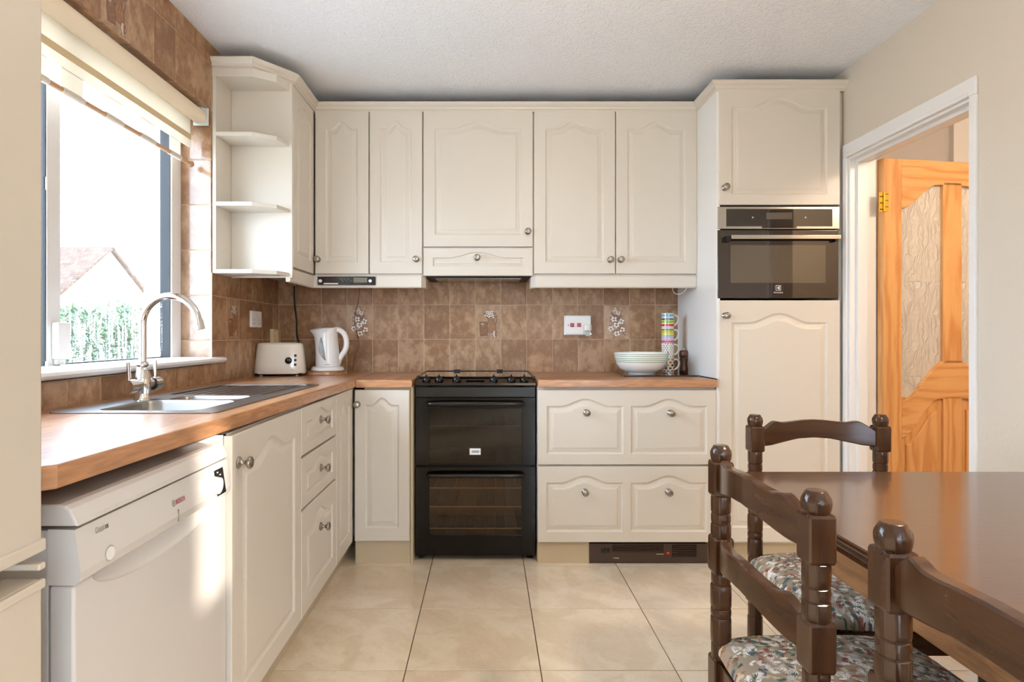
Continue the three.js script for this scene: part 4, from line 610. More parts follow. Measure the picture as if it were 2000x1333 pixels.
{ // kettle on a round wooden board
  const d = 3.315, cx = XP(641, d), bz = Z(d), t = thing('wooden_board', 'round wooden board under the white kettle', 'board', [XP(637, d), YW, bz]);
  part(t, 'disc', metric(cyl(0.112, 0.112, 0.018, 56).translate(XP(637, d), YW + 0.0095, bz)), M.worktop);
  part(t, 'carving', Array.from({ length: 9 }, (_, i) => { const a = 1.2 + i * 0.09; return new THREE.SphereGeometry(0.0042, 8, 6).translate(XP(637, d) + 0.111 * Math.cos(a), YW + 0.0095, bz + 0.111 * Math.sin(a)); }), std({ color: '#e2c39a', roughness: 0.6 }));
  const k = thing('kettle', 'white jug kettle with a grey water window and loop handle', 'kettle', [cx, YW + 0.0185, bz]), y0 = YW + 0.0185, P = phy({ color: '#efece8', roughness: 0.22, clearcoat: 0.4, clearcoatRoughness: 0.1 });
  part(k, 'power_base', lathe([[0, 0], [0.088, 0], [0.09, 0.006], [0.086, 0.018], [0.076, 0.026], [0, 0.026]], 48).translate(cx - 0.003, y0, bz), P);
  // body: oval rings, with a spout drawn out to the left at the top
  const lv = [[-0.066, 0.066, 0.066, 0.026], [-0.068, 0.067, 0.067, 0.04], [-0.068, 0.062, 0.066, 0.09], [-0.071, 0.056, 0.063, 0.14], [-0.078, 0.052, 0.06, 0.185], [-0.09, 0.05, 0.057, 0.206], [-0.104, 0.05, 0.054, 0.222], [-0.09, 0.056, 0.05, 0.2305], [-0.05, 0.06, 0.042, 0.2365], [-0.01, 0.04, 0.02, 0.2385]];
  const rings = lv.map(([xl, xr, dp, y], q) => Array.from({ length: 48 }, (_, i) => { const a = i / 48 * 6.2832, c = Math.cos(a), s = Math.sin(a), sp = q > 3 && c < 0 ? Math.pow(Math.abs(s), 1 + (q < 8 ? (q - 3) * 0.28 : 0.8)) * Math.sign(s) : s; return [cx + (c > 0 ? xr : -xl) * c, y0 + y + (q === 5 || q === 6 ? 0.008 * Math.max(0, c) : 0), bz + dp * sp]; })), pos = [];
  for (let a = 0; a < rings.length - 1; a++) for (let b = 0; b < 48; b++) { const c = (b + 1) % 48; pos.push(...rings[a][b], ...rings[a + 1][b], ...rings[a + 1][c], ...rings[a][b], ...rings[a + 1][c], ...rings[a][c]); }
  const L = rings[rings.length - 1]; for (let b = 1; b < 47; b++) pos.push(...L[0], ...L[b + 1], ...L[b]);
  let g = new THREE.BufferGeometry(); g.setAttribute('position', new THREE.Float32BufferAttribute(pos, 3)); g.computeVertexNormals(); g = mergeVertices(g, 1e-5); g.computeVertexNormals(); part(k, 'jug', toCreasedNormals(g, 0.9), P);
  const hp = [[cx + 0.03, y0 + 0.226, bz], [cx + 0.058, y0 + 0.226, bz], [cx + 0.085, y0 + 0.208, bz], [cx + 0.1, y0 + 0.17, bz], [cx + 0.1, y0 + 0.135, bz], [cx + 0.09, y0 + 0.105, bz], [cx + 0.075, y0 + 0.085, bz], [cx + 0.062, y0 + 0.06, bz], [cx + 0.056, y0 + 0.04, bz]];
  part(k, 'handle', tube(hp, 0.0155, 48, 14), P);
  const wp = [], n = 20; for (let i = 0; i <= n; i++) { const t2 = i / n, yy = mix(0.052, 0.186, t2); wp.push([-0.026 + 0.036 * (1 - t2) - 0.014 * Math.sin(3.14 * t2) * 0 - 0.0, yy, 1]); }
  const sh = []; for (let i = 0; i <= n; i++) { const q = i / n; sh.push([mix(0.014, -0.014, q) + 0.002 * Math.sin(3.14 * q), mix(0.056, 0.186, q)]); } for (let i = n; i >= 0; i--) { const q = i / n; sh.push([mix(0.014, -0.014, q) - 0.027 * Math.sin(3.14 * Math.pow(q, 0.8)), mix(0.056, 0.186, q)]); }
  const wg = extrude(sh, 0.008, 0.002); { const p = wg.attributes.position; for (let i = 0; i < p.count; i++) { const q = clamp((p.getY(i) - 0.05) / 0.14); p.setZ(i, p.getZ(i) + mix(0.0605, 0.0555, q)); } wg.computeVertexNormals(); }
  part(k, 'water_window', wg.translate(cx - 0.008, y0, bz), phy({ color: '#77736b', roughness: 0.25, clearcoat: 0.5 }), 'grey translucent water window');
  part(k, 'brand_print', box(cx - 0.002, cx + 0.026, y0 + 0.036, y0 + 0.0375, bz + 0.062, bz + 0.0672), std({ color: '#7d7870', roughness: 0.6 }));
}
{ // radio under the wall cupboards
  const d = 3.172, X = (p) => XP(p, d), Y = (p) => YP(p, d), zf = Z(d) + 0.006, r = thing('radio', 'slim black radio fixed under the left wall cupboards', 'radio', [X(677), Y(557.5), zf - 0.02]);
  part(r, 'case', box(X(620.5), X(733.5), Y(557.5), Y(540.5), zf - 0.03, zf, 0.003), M.black);
  const f = new THREE.PlaneGeometry(X(733) - X(621), Y(541) - Y(557)); f.translate(X(677), Y(549), zf + 0.0006);
  part(r, 'fascia', f, std({ roughness: 0.25, map: canvasTex(1024, 148, (g, w, h) => { g.fillStyle = '#1d1614'; g.fillRect(0, 0, w, h); g.fillStyle = '#2f1c1c'; g.fillRect(120, 14, 240, 86); g.fillStyle = '#6a6558'; g.fillRect(635, 14, 250, 98); g.fillStyle = '#b9b1a0'; for (let i = 0; i < 16; i++) for (const y of [34, 72]) g.fillRect(650 + i * 14, y, 7, 14); g.fillStyle = '#8e8a84'; for (let i = 0; i < 9; i++) g.fillRect(395 + i * 24, 30 + (i % 3) * 22, 13, 16); }) }));
  for (const p of [627, 724]) part(r, 'dial', rod([X(p), Y(549.5), zf], [X(p), Y(549.5), zf + 0.012], 0.0082, 24), M.white, 'small white dial');
  part(r, 'tuning_bar', box(X(633), X(661), Y(556), Y(553.4), zf - 0.002, zf + 0.004, 0.001), M.white);
  const c = single('power_cable', tube([[XP(574, 3.47), 1.40, Z(3.478)], [XP(575, 3.47), 1.30, Z(3.476)], [XP(579, 3.47), 1.20, Z(3.47)], [XP(580, 3.46), 1.12, Z(3.46)], [XP(585, 3.44), 1.05, Z(3.44)], [XP(590, 3.42), 0.98, Z(3.42)]], 0.0052, 40, 8), M.blackMatt, 'black cable hanging on the tiles behind the toaster', 'cable');
  single('aerial_wire', tube([[XP(703, D), 1.40, 0.004], [XP(699, D), 1.30, 0.004], [XP(694, D), 1.24, 0.004], [XP(694, D), 1.17, 0.004], [XP(700, D), 1.10, 0.004], [XP(701, D), 1.055, 0.004], [XP(694, D), 1.0, 0.004], [XP(690, D), 0.94, 0.004], [XP(688, D), 0.906, 0.006]], 0.0018, 60, 6), std({ color: '#6e4026', roughness: 0.6 }), 'thin brown wire running down the tiles past the flower tile beside the kettle', 'wire');
  single('white_lead', tube([[XP(1317, 3.3), 1.434, Z(3.34)], [XP(1317.5, 3.3), 1.38, Z(3.34)], [XP(1320, 3.3), 1.35, Z(3.33)], [XP(1327, 3.3), 1.342, Z(3.32)], [XP(1335, 3.3), 1.352, Z(3.3)], [XP(1340, 3.28), 1.38, Z(3.27)], [XP(1341, 3.28), 1.434, Z(3.27)]], 0.0028, 24, 8), M.white, 'small loop of white lead below the light rail by the tall housing', 'lead');
}
{ // switched sockets
  const y0 = YP(640, 3.14), y1 = YP(608, 3.14), a = thing('wall_socket', 'white double socket plate on the tiles left of the toaster', 'socket', [XL, y0, Z(3.14)]);
  part(a, 'plate', box(XL, XL + 0.011, y0, y1, Z(3.208), Z(3.066), 0.004), M.white); for (const d of [3.1, 3.174]) { part(a, 'rocker', box(XL + 0.01, XL + 0.0145, y1 - 0.03, y1 - 0.012, Z(d + 0.008), Z(d - 0.008), 0.002), M.white); part(a, 'pin_hole', [box(XL + 0.0105, XL + 0.0114, y0 + 0.035, y0 + 0.043, Z(d + 0.002), Z(d - 0.002)), box(XL + 0.0105, XL + 0.0114, y0 + 0.018, y0 + 0.022, Z(d + 0.014), Z(d + 0.008)), box(XL + 0.0105, XL + 0.0114, y0 + 0.018, y0 + 0.022, Z(d - 0.008), Z(d - 0.014))], M.blackMatt); }
  const X = (p) => XP(p, 3.485), Y = (p) => YP(p, 3.485), s = thing('cooker_switch', 'white cooker control plate with two red switches on the back tiles', 'switch', [X(1128), Y(655), 0]);
  part(s, 'back_box', box(X(1101.5), X(1154), Y(655), Y(616.5), 0, 0.022, 0.003), M.white); part(s, 'plate', box(X(1103), X(1153), Y(653.5), Y(617.5), 0.02, 0.027, 0.003), M.white);
  for (const [p, q] of [[1113, 1120.5], [1126.5, 1133.5]]) part(s, 'red_rocker', box(X(p), X(q), Y(639), Y(631.5), 0.025, 0.034, 0.002), std({ color: '#a81e24', roughness: 0.3 }), 'red rocker switch');
  part(s, 'neon', rod([X(1109.5), Y(635.5), 0.026], [X(1109.5), Y(635.5), 0.028], 0.003, 12), M.blackMatt);
  const r = thing('air_freshener', 'white plug-in air freshener with a clear bulb in the cooker plate', 'air freshener', [X(1146), Y(660), 0.027]), cx = X(1146), yc = Y(640);
  part(r, 'case', lathe([[0, 0.042], [0.017, 0.041], [0.0225, 0.034], [0.0225, 0.006], [0.02, 0], [0, 0]], 28).scale(1, 1, 0.8).translate(cx, yc - 0.022, 0.046), M.white);
  part(r, 'bulb', lathe([[0, -0.028], [0.014, -0.026], [0.0205, -0.018], [0.0205, -0.004], [0.014, 0], [0, 0]], 28).scale(1, 1, 0.8).translate(cx, yc - 0.0225, 0.046), phy({ color: '#f4f6f2', roughness: 0.03, transmission: 1, thickness: 0.02, ior: 1.4 }));
}
{ // black board, bowl, mugs on their stand, pepper mill
  const bd = single('worktop_saver', slab([[XP(1198, 3.46), 3.47], [XP(1219, 3.1), 3.1], [1.085, 3.1], [1.102, 3.13], [1.102, 3.47]], YW + 0.0005, YW + 0.006, [], 0.001), M.blackGlass, 'black glass worktop saver in the corner under the bowl', 'board');
  const by = YW + 0.0065, d = 3.2, cx = XP(1252, d), z = Z(d), b = thing('fruit_bowl', 'white ceramic bowl with green stripes on the black board', 'bowl', [cx, by, z]);
  const outer = [[0.0, 0.004], [0.066, 0.0], [0.071, 0.002], [0.07, 0.01], [0.09, 0.016], [0.114, 0.032], [0.13, 0.056], [0.138, 0.084], [0.142, 0.112], [0.142, 0.116], [0.1385, 0.116], [0.134, 0.085], [0.124, 0.055], [0.107, 0.032], [0.08, 0.021], [0, 0.018]];
  const bm = canvasTex(8, 512, (g, w, h) => { g.fillStyle = '#f1f1ea'; g.fillRect(0, 0, w, h); g.fillStyle = '#8fb091'; for (const y of [0.07, 0.15, 0.25, 0.33, 0.41]) g.fillRect(0, h * y, w, 15); });
  const bg = new THREE.LatheGeometry(outer.map(([r, y]) => V2(Math.max(r, 1e-4), y)), 64), uv = bg.attributes.uv, bp = bg.attributes.position; for (let i = 0; i < uv.count; i++) { const k = Math.round(uv.getY(i) * (outer.length - 1)); uv.setY(i, k <= 9 ? clamp(bp.getY(i) / 0.116) * 0.985 : 0.25); }
  part(b, 'shell', bg.translate(cx, by, z), phy({ map: bm, roughness: 0.12, clearcoat: 0.5 }));
  part(b, 'painted_motif', [new THREE.TorusGeometry(0.141, 0.0022, 6, 20, 0.5).rotateX(1.5708).rotateY(1.25).translate(cx, by + 0.1155, z)], std({ color: '#c85a52', roughness: 0.4 }));
  // mugs
  const md = 3.31, mx = XP(1304, md), mz = Z(md), mh = 0.0815, y0 = by + 0.004;
  const prints = [
    (g, w, h) => { const s = [['#f4f6f4', 4], ['#7fb4cc', 10], ['#2d6f9a', 3], ['#a9d2e0', 12], ['#e9f2f2', 4], ['#1b1d1c', 9], ['#e8efd8', 3], ['#86b53a', 16], ['#d8cf4a', 5], ['#f4ead8', 3], ['#c8202e', 14], ['#f0c9cc', 9]]; let y = 0, t = s.reduce((a, b) => a + b[1], 0); for (const [c, k] of s) { g.fillStyle = c; g.fillRect(0, y, w, k / t * h + 1); y += k / t * h; } },
    (g, w, h) => { const s = [['#f1e9ea', 5], ['#5f6f1c', 6], ['#a9b83a', 10], ['#d6c93a', 12], ['#e4d94e', 8], ['#b7cfc0', 5], ['#8fb8c8', 6], ['#f0f4f4', 3], ['#2c4f8c', 3], ['#eef0f4', 3], ['#e9b7cf', 14], ['#d98bb5', 7], ['#c2185b', 7]]; let y = 0, t = s.reduce((a, b) => a + b[1], 0); for (const [c, k] of s) { g.fillStyle = c; g.fillRect(0, y, w, k / t * h + 1); y += k / t * h; } },
    (g, w, h) => { g.fillStyle = '#f3f1ea'; g.fillRect(0, 0, w, h); const r = rng(5), c = ['#c8402e', '#3d5a3c', '#b59b2e', '#2e3540', '#b04a78', '#8aa23c']; let k = 0; for (let y = 16; y < h; y += 36) for (let x = (y / 36 | 0) % 2 * 16; x < w; x += 34) { g.save(); g.translate(x, y); g.rotate(-0.7 + (k % 2) * 1.3); g.fillStyle = c[k++ % 6]; g.beginPath(); g.ellipse(0, 0, 13, 8, 0, 0, 6.3); g.fill(); g.restore(); } },
    (g, w, h) => { g.fillStyle = '#e6dcc4'; g.fillRect(0, 0, w, h); const c = ['#c8302e', '#1d1a18', '#8aa48c', '#c9a24e', '#1d1a18', '#c8302e']; let k = 0; for (let y = 30; y < h; y += 52) for (let x = (y / 52 | 0) % 2 * 28; x < w; x += 56) { g.fillStyle = c[k++ % 6]; g.beginPath(); g.arc(x, y, 19, 0, 6.3); g.fill(); } }];
  const looks = ['blue, green and red striped mug at the top of the mug stack', 'yellow and pink striped mug second from the top of the mug stack', 'white leaf-patterned mug third from the top of the mug stack', 'spotted mug at the bottom of the mug stack, partly behind the bowl'];
  for (let i = 0; i < 4; i++) {
    const yb = y0 + (3 - i) * mh, t = thing('mug', looks[i], 'mug', [mx, yb, mz], 'mugs stacked on the stand'), mt = canvasTex(512, 256, prints[i]); mt.wrapS = THREE.RepeatWrapping;
    const m = phy({ map: mt, roughness: 0.12, clearcoat: 0.5 }), w = phy({ color: '#f2efe8', roughness: 0.12, clearcoat: 0.5 });
    part(t, 'outer_wall', new THREE.CylinderGeometry(0.0345, 0.0335, mh - 0.003, 48, 1, true).rotateY(0.6).translate(mx, yb + mh / 2, mz), m);
    part(t, 'inner_wall', [lathe([[0, 0.004], [0.03, 0.004], [0.0315, 0.012], [0.0325, mh - 0.003], [0.0345, mh - 0.0015]], 40).translate(mx, yb, mz), cyl(0.0325, 0.0315, 0.003, 40).translate(mx, yb + 0.0015, mz)], w);
    const a = -0.25 + i * 0.06, hx = (r) => mx + r * Math.cos(a), hz = (r) => mz - r * Math.sin(a) * -1;
    part(t, 'handle', tube([[hx(0.033), yb + mh * 0.84, hz(0.033)], [hx(0.05), yb + mh * 0.86, hz(0.05)], [hx(0.063), yb + mh * 0.68, hz(0.063)], [hx(0.06), yb + mh * 0.42, hz(0.06)], [hx(0.047), yb + mh * 0.22, hz(0.047)], [hx(0.034), yb + mh * 0.17, hz(0.034)]], 0.0048, 32, 10), w);
  }
  const st = thing('mug_stand', 'thin chrome wire stand that holds the stack of four mugs', 'mug stand', [mx, by, mz]);
  part(st, 'upright', [rod([mx - 0.014, by, mz + 0.0385], [mx - 0.014, y0 + 4 * mh + 0.004, mz + 0.0385], 0.0015, 8)], M.nickel); part(st, 'base_ring', new THREE.TorusGeometry(0.038, 0.0022, 8, 40).rotateX(1.5708).translate(mx, by + 0.0022, mz), M.chrome);
  const pd = 3.33, px = XP(1335.5, pd), pz = Z(pd), p = thing('pepper_mill', 'dark wooden pepper mill beside the mug stack', 'pepper mill', [px, by, pz]), pm = std({ color: '#5a3826', roughness: 0.3 });
  part(p, 'body', lathe([[0, 0], [0.0235, 0], [0.0235, 0.018], [0.021, 0.03], [0.018, 0.05], [0.0205, 0.075], [0.0225, 0.082], [0, 0.083]], 32).translate(px, by, pz), pm); part(p, 'head', lathe([[0, 0.084], [0.0225, 0.085], [0.025, 0.098], [0.0245, 0.115], [0.018, 0.124], [0, 0.126]], 32).translate(px, by, pz), pm); part(p, 'cap_nut', lathe([[0, 0.125], [0.005, 0.126], [0.0065, 0.131], [0.004, 0.136], [0, 0.137]], 16).translate(px, by, pz), M.chrome);
}

// ---------------------------------------------------------------- table and chairs
{
  const x0 = 0.636, x1 = 1.68, d0 = 0.36, d1 = 1.602, y = 0.75, t = thing('dining_table', 'dark oak dining table with a moulded edge in front of the doorway', 'table', [(x0 + x1) / 2, 0, Z((d0 + d1) / 2)]);
  // top with a moulded rim and rounded corners
  const outl = (o, n = 6) => { const r = 0.07 + o, l = [], c = [[x1 + o - r, d0 - o + r, -1.571], [x1 + o - r, d1 + o - r, 0], [x0 - o + r, d1 + o - r, 1.571], [x0 - o + r, d0 - o + r, 3.1416]]; for (const [cx, cd, a] of c) for (let i = 0; i <= n; i++) { const q = a + 1.571 * i / n; l.push([cx + r * Math.cos(q), cd + r * Math.sin(q)]); } return l; };
  const rings = [[-0.006, 0.0], [-0.002, -0.0015], [0.0, -0.006], [-0.003, -0.012], [-0.0015, -0.016], [-0.006, -0.02], [-0.010, -0.025], [-0.010, -0.034]].map(([o, h]) => outl(o).map(([x, d]) => [x, y + h, Z(d)])), pos = [], nn = rings[0].length;
  for (let a = 0; a < rings.length - 1; a++) for (let b = 0; b < nn; b++) { const c = (b + 1) % nn; pos.push(...rings[a][b], ...rings[a + 1][b], ...rings[a + 1][c], ...rings[a][b], ...rings[a + 1][c], ...rings[a][c]); }
  const L = rings[7]; for (let b = 1; b < nn - 1; b++) pos.push(...L[0], ...L[b + 1], ...L[b]);
  let g = new THREE.BufferGeometry(); g.setAttribute('position', new THREE.Float32BufferAttribute(pos, 3)); g.computeVertexNormals();
  part(t, 'edge_moulding', metric(g, 'z'), M.oak); part(t, 'top', metric(slab(outl(-0.005), y - 0.01, y + 0.0004), 'x'), M.oakTop);
  { const a0 = x0 + 0.055, a1 = x1 - 0.055, e0 = d0 + 0.06, e1 = d1 - 0.36; for (const q of [box(a0, a0 + 0.02, y - 0.115, y - 0.034, Z(e1), Z(e0)), box(a1 - 0.02, a1, y - 0.115, y - 0.034, Z(e1), Z(e0)), box(a0 + 0.02, a1 - 0.02, y - 0.115, y - 0.034, Z(e1), Z(e1 - 0.02)), box(a0 + 0.02, a1 - 0.02, y - 0.115, y - 0.034, Z(e0 + 0.02), Z(e0))]) part(t, 'apron', metric(q, q.boundingBox ? 'x' : 'z'), M.oakApron); }
  // two trestles with curved feet
  for (const d of [0.68, 1.22]) {
    const cx = (x0 + x1) / 2, o = part(t, 'trestle_post', lathe([[0.06, 0.1], [0.06, 0.16], [0.04, 0.18], [0.05, 0.26], [0.058, 0.34], [0.045, 0.43], [0.035, 0.47], [0.05, 0.5], [0.05, 0.636], [0, 0.636]], 28).translate(cx, 0, Z(d)), M.oak);
    part(o, 'bearer', metric(box(cx - 0.3, cx + 0.3, 0.6, 0.64, Z(d + 0.03), Z(d - 0.03), 0.006)), M.oak);
    for (const s of [-1, 1]) { const sh = [[0.04, 0.3], [0.1, 0.27], [0.2, 0.16], [0.28, 0.06], [0.36, 0.045], [0.36, 0.0], [0.24, 0.0], [0.16, 0.07], [0.04, 0.16]].map(([x, q]) => [s * x, q]), cu = new THREE.SplineCurve(sh.map((q) => V2(...q))); const e = extrude(sh, 0.05, 0.006); part(t, 'foot', metric(e.translate(cx, 0, Z(d) - 0.025)), M.oak); }
  }
  part(t, 'stretcher', metric(box((x0 + x1) / 2 - 0.02, (x0 + x1) / 2 + 0.02, 0.12, 0.2, Z(1.22), Z(0.68), 0.006), 'z'), M.oak);
}
function makeChair() {
  const t = new THREE.Group(); t.name = numbered('dining_chair'); scene.add(t);
  const add = (n, g, m, par = t) => { const o = new THREE.Mesh(Array.isArray(g) ? join(g) : g, m); o.name = n; par.add(o); return o; };
  const hw = 0.1935, w = 0.0215, blk = (x, y0, y1, z) => { const r = 0.003, s = w; const g = extrude([[-s, -s + r], [-s + r, -s], [s - r, -s], [s, -s + r], [s, s - r], [s - r, s], [-s + r, s], [-s, s - r]].map(([a, b]) => [a, b]), y1 - y0, 0.006); g.rotateX(-Math.PI / 2); return metric(g.translate(x, y0, z), 'y'); };
  const turn = (pts) => metric(toCreasedNormals(lathe(pts, 32), 0.5), 'y');
  const bead = (y0, y1, r) => { const h = y1 - y0; return [[r * 0.89, y0], [r * 0.965, y0 + 0.0015], [r * 0.99, y0 + 0.004], [r, y0 + h * 0.4], [r, y0 + h * 0.6], [r * 0.99, y1 - 0.004], [r * 0.965, y1 - 0.0015], [r * 0.89, y1]]; };
  for (const s of [-1, 1]) {
    const x = s * hw, P = (pts) => turn(pts).translate(x, 0, 0);
    add('back_post', [
      P([[0.0185, 0.826], [0.0190, 0.834], [0.0205, 0.8375], [0.0218, 0.843], [0.0225, 0.849], [0.0224, 0.854], [0.0214, 0.8585], [0.0165, 0.8672], [0.0155, 0.869], [0.0140, 0.87], [0, 0.87]]), blk(x, 0.756, 0.836, 0),
      P([...bead(0.72, 0.758, 0.0212), ...bead(0.697, 0.719, 0.0208), ...bead(0.664, 0.696, 0.0215)]), blk(x, 0.586, 0.668, 0),
      P([...bead(0.562, 0.588, 0.0205), ...bead(0.51, 0.561, 0.0222), ...bead(0.49, 0.509, 0.0218), ...bead(0.432, 0.489, 0.022), ...bead(0.396, 0.431, 0.0208)]), blk(x, 0.29, 0.4, 0),
      P([...bead(0.25, 0.292, 0.0205), ...bead(0.17, 0.249, 0.0222), ...bead(0.13, 0.169, 0.021)]), blk(x, 0.06, 0.132, 0), P([[0.012, 0], [0.016, 0.01], [0.02, 0.04], [0.019, 0.062]])], M.oak);
    const F2 = (pts) => turn(pts).translate(s * 0.205, 0, 0.385);
    add('front_leg', [blk(s * 0.205, 0.3, 0.398, 0.385), F2([...bead(0.25, 0.302, 0.0205), ...bead(0.17, 0.249, 0.0222), ...bead(0.13, 0.169, 0.021)]), blk(s * 0.205, 0.06, 0.132, 0.385), F2([[0.012, 0], [0.016, 0.01], [0.02, 0.04], [0.019, 0.062]])], M.oak);
    add('side_stretcher', metric(box(s * 0.2 - 0.011, s * 0.2 + 0.011, 0.08, 0.11, 0.015, 0.375, 0.005), 'z'), M.oak);
  }
  // shaped back rails, bowed backwards between the posts
  const top = [[0, 0.8505], [0.035, 0.849], [0.07, 0.845], [0.1, 0.843], [0.116, 0.846], [0.128, 0.8485], [0.138, 0.845], [0.158, 0.832], [0.177, 0.818]], bot = [[0, 0.795], [0.05, 0.792], [0.1, 0.782], [0.14, 0.774], [0.177, 0.772]];
  const at = (l, x) => { const a = Math.abs(x); for (let i = 1; i < l.length; i++) if (a <= l[i][0]) { const t = (a - l[i - 1][0]) / (l[i][0] - l[i - 1][0]); return mix(l[i - 1][1], l[i][1], t); } return l[l.length - 1][1]; };
  const rail = (dy) => { const n = 44, pos = [], R = []; for (let i = 0; i <= n; i++) { const x = mix(-0.177, 0.177, i / n), a = at(bot, x) + dy, b = at(top, x) + dy, z = -0.03 * (1 - (x / 0.177) ** 2), h = 0.011, c = 0.003; R.push([[-h, a + c], [-h + c, a], [h - c, a], [h, a + c], [h, b - c], [h - c, b], [-h + c, b], [-h, b - c]].map(([q, y]) => [x, y, z + q])); }
    for (let i = 0; i < n; i++) for (let k = 0; k < 8; k++) { const m = (k + 1) % 8; pos.push(...R[i][k], ...R[i + 1][m], ...R[i + 1][k], ...R[i][k], ...R[i][m], ...R[i + 1][m]); }
    for (const [q, f] of [[R[0], 1], [R[n], 0]]) for (let k = 1; k < 7; k++) pos.push(...q[0], ...(f ? q[k + 1] : q[k]), ...(f ? q[k] : q[k + 1]));
    const g = new THREE.BufferGeometry(); g.setAttribute('position', new THREE.Float32BufferAttribute(pos, 3)); g.computeVertexNormals(); return metric(toCreasedNormals(g, 0.6), 'x'); };
  add('back_rail', rail(0), M.oak); add('back_rail', rail(-0.168), M.oak);
  add('seat_rail', [box(-0.19, 0.19, 0.335, 0.392, 0.375, 0.397, 0.003), box(-0.19, 0.19, 0.335, 0.392, -0.011, 0.011, 0.003), metric(box(-0.21, -0.188, 0.335, 0.392, 0.01, 0.38, 0.003), 'z'), metric(box(0.188, 0.21, 0.335, 0.392, 0.01, 0.38, 0.003), 'z')], M.oak);
  add('front_stretcher', box(-0.2, 0.2, 0.15, 0.18, 0.374, 0.396, 0.005), M.oak);
  // padded seat: a soft square pillow
  const n = 22, hgt = (u, v) => Math.pow(clamp((1 - Math.pow(Math.abs(u), 5)) * (1 - Math.pow(Math.abs(v), 5))), 0.42), ps = [], id = [], uvs = [], hx = 0.222, z0 = -0.02, z1 = 0.425;
  for (const sgn of [1, -1]) for (let j = 0; j <= n; j++) for (let i = 0; i <= n; i++) { const u = Math.sin((i / n * 2 - 1) * 1.5708), v = Math.sin((j / n * 2 - 1) * 1.5708), k = hgt(u, v), cor = 1 - 0.05 * u * u * v * v; ps.push(u * hx * cor, 0.412 + (sgn > 0 ? 0.046 * k : -0.014 * k), mix(z0, z1, 0.5 + 0.5 * v * cor)); uvs.push(u * hx, mix(z0, z1, 0.5 + 0.5 * v)); }
  const S = (n + 1) * (n + 1); for (let q = 0; q < 2; q++) for (let j = 0; j < n; j++) for (let i = 0; i < n; i++) { const a = q * S + j * (n + 1) + i, b = a + 1, c = a + n + 1, e = c + 1; if (q === 0) id.push(a, c, b, b, c, e); else id.push(a, b, c, b, e, c); }
  const g = new THREE.BufferGeometry(); g.setAttribute('position', new THREE.Float32BufferAttribute(ps, 3)); g.setAttribute('uv', new THREE.Float32BufferAttribute(uvs, 2)); g.setIndex(id); g.computeVertexNormals(); add('seat_cushion', g, M.tapestry).userData.label = 'flower tapestry seat cushion';
  return t;
}
const chairA = makeChair();
tag(chairA, 'dark oak chair at the far end of the table, back to the cupboards', 'chair', 'dining chairs round the table'); chairA.position.set(1.02, 0, Z(1.85));
function chairCopy(label, x, d, turn) { const c = chairA.clone(); c.name = numbered('dining_chair'); c.userData = { label, category: 'chair', group: 'dining chairs round the table' }; scene.add(c); c.position.set(x, 0, Z(d)); c.rotation.y = turn; return c; }
chairCopy('dark oak ladder-back chair at the side of the table, both back posts in view', 0.52, 1.141, Math.PI / 2);
chairCopy('nearest dark oak chair, cut by the picture edge, one post in view', 0.532, 0.592, Math.PI / 2);

// ---------------------------------------------------------------- lamps
function ceilingLamp(name, label, x, z, power) {
  const t = thing(name, label, 'ceiling lamp', [x, YC - 0.1, z]);
  part(t, 'rose', cyl(0.17, 0.17, 0.02, 40).translate(x, YC - 0.01, z), M.white);
  part(t, 'shade', lathe([[0, -0.09], [0.06, -0.086], [0.12, -0.066], [0.15, -0.03], [0.155, 0]], 40).translate(x, YC - 0.02, z), std({ color: '#fff1dc', roughness: 0.5, emissive: '#ffd9a8', emissiveIntensity: 3 }));
  const l = new THREE.PointLight('#ffe9d0', power); l.name = 'lamp_light'; l.position.set(x, YC - 0.18, z); l.shadow.radius = 5; l.castShadow = true; scene.add(l);
}
ceilingLamp('ceiling_lamp', 'round opal ceiling lamp in the kitchen, out of the picture', 0.35, Z(1.5), 0.55);
ceilingLamp('ceiling_lamp', 'round opal ceiling lamp in the hall, out of the picture', 2.45, Z(1.6), 1.8);

{ // shaded pendant over the dining table
  const x = 1.15, z = Z(0.55), y = 1.86, t = thing('pendant_lamp', 'white shaded pendant over the dining table, out of the picture', 'pendant lamp', [x, y, z]);
  part(t, 'flex', rod([x, y + 0.16, z], [x, YC - 0.02, z], 0.004, 8), M.white); part(t, 'rose', cyl(0.045, 0.05, 0.025, 24).translate(x, YC - 0.0125, z), M.white);
  part(t, 'shade', lathe([[0.02, 0.17], [0.05, 0.165], [0.13, 0.09], [0.19, 0.0], [0.186, 0.0], [0.127, 0.086], [0.048, 0.16], [0.02, 0.164]], 40).translate(x, y, z), M.white);
  part(t, 'bulb', new THREE.SphereGeometry(0.03, 20, 14).translate(x, y + 0.06, z), std({ color: '#fff4e4', roughness: 0.4, emissive: '#ffe2bc', emissiveIntensity: 4 }));
  const l = new THREE.SpotLight('#ffe6c8', 4.2, 0, 1.16, 0.4); l.name = 'pendant_light'; l.position.set(x, y + 0.02, z); l.target.position.set(x, 0, z); l.shadow.radius = 3; l.castShadow = true; scene.add(l, l.target);
}

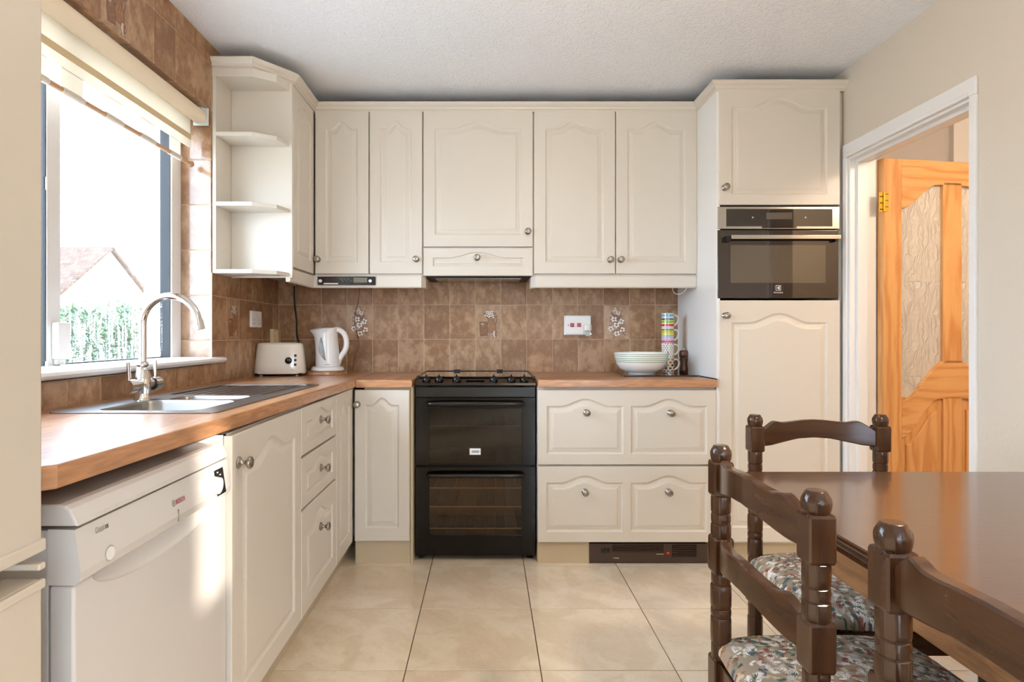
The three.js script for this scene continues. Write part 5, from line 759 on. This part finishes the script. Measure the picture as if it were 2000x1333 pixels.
// ---------------------------------------------------------------- outside the window
{
  struct('ground', box(-60, 60, -0.4, -0.16, -60, 60), std({ color: '#b4b4ae', roughness: 1 }));
  const hx = -4.6, h = thing('hedge', 'leafy green garden hedge beyond the kitchen window', 'hedge', [hx, -0.16, Z(7)]);
  const sh = new THREE.Shape(); sh.moveTo(0, -0.03); sh.quadraticCurveTo(0.018, 0, 0, 0.035); sh.quadraticCurveTo(-0.018, 0, 0, -0.03); const lg = new THREE.ShapeGeometry(sh, 4), N = 26000, im = new THREE.InstancedMesh(lg, phy({ color: '#5c6e56', roughness: 0.6, transmission: 0.3, thickness: 0 }), N), r = rng(400), mt = new THREE.Matrix4(), q = new THREE.Quaternion(), e = new THREE.Euler(), no = noiser(401), col = new THREE.Color();
  for (let i = 0; i < N; i++) { const d = 4.5 + r() * 6.5, top = 1.2 + 0.42 * no(d / 12, 0.2, 12, 3), y = -0.1 + (top + 0.1) * Math.pow(r(), 0.7) + (r() < 0.06 ? r() * 0.18 : 0); e.set(r() * 6, r() * 6, r() * 6); q.setFromEuler(e); const s = 0.9 + r() * 0.9; mt.compose(V3(hx - 0.5 + r() * 0.55, y, Z(d)), q, V3(s, s, s)); im.setMatrixAt(i, mt); im.setColorAt(i, col.setRGB(0.7 + r() * 0.5, 0.8 + r() * 0.4, 0.7 + r() * 0.4)); }
  for (let k = 0; k < 14; k++) { const d = 4.6 + k * 0.46, x = hx - 0.25 + 0.1 * Math.sin(k * 3.1); part(h, 'stem', rod([x, -0.16, Z(d)], [x + 0.05 * Math.sin(k), 1.15, Z(d + 0.08)], 0.022, 8, 0.01), std({ color: '#6f5f4c', roughness: 0.9 })); }
  im.name = 'leaves'; im.userData.kind = 'stuff'; im.position.set(-hx, 0.16, -Z(7)); h.add(im);
  // neighbouring house: white gable, brown tiled roof
  const gx = -15.75, ad = 25, ay = 4.7, hs = thing('neighbour_house', 'neighbouring white gabled house with a brown tiled roof', 'house', [-20, -0.16, Z(25)]);
  const gp = [[-3.2, -0.16], [3.2, -0.16], [3.2, 2.5], [0, ay - 0.08], [-3.2, 2.5]], gb = extrude(gp, 9); gb.rotateY(Math.PI / 2); gb.translate(gx - 9, 0, Z(ad));
  part(hs, 'walls', gb, std({ color: '#f3f0ea', roughness: 0.9 }));
  const n = noiser(410), rt = std({ roughness: 0.9, map: tex(256, 256, (u, v) => { const row = v * 16, k = Math.floor(row), x = u * 16 + (k % 2) * 0.5, e2 = Math.min(row % 1, x % 1), c = n((Math.floor(x) % 16) / 16, k / 16, 16, 1); return lerp3([64, 46, 36], [90, 68, 54], c).map((q2) => q2 * (e2 < 0.1 ? 0.6 : 1)); }, true, 0.4, 0.4) });
  for (const s of [1, -1]) { const a = V3(0, ay, 0), b = V3(0, 2.3, s * 3.5), L = a.distanceTo(b), g = new THREE.BoxGeometry(9.5, 0.1, L); g.rotateX(s * Math.atan2(ay - 2.3, 3.5)); g.translate(gx - 4.6, (ay + 2.3) / 2 + 0.05, Z(ad) + s * 1.75); part(hs, 'roof_slope', metric(g), rt); }
}

scene.traverse((o) => { if (o.isMesh) { o.castShadow = true; o.receiveShadow = true; } });
renderer.render(scene, camera);
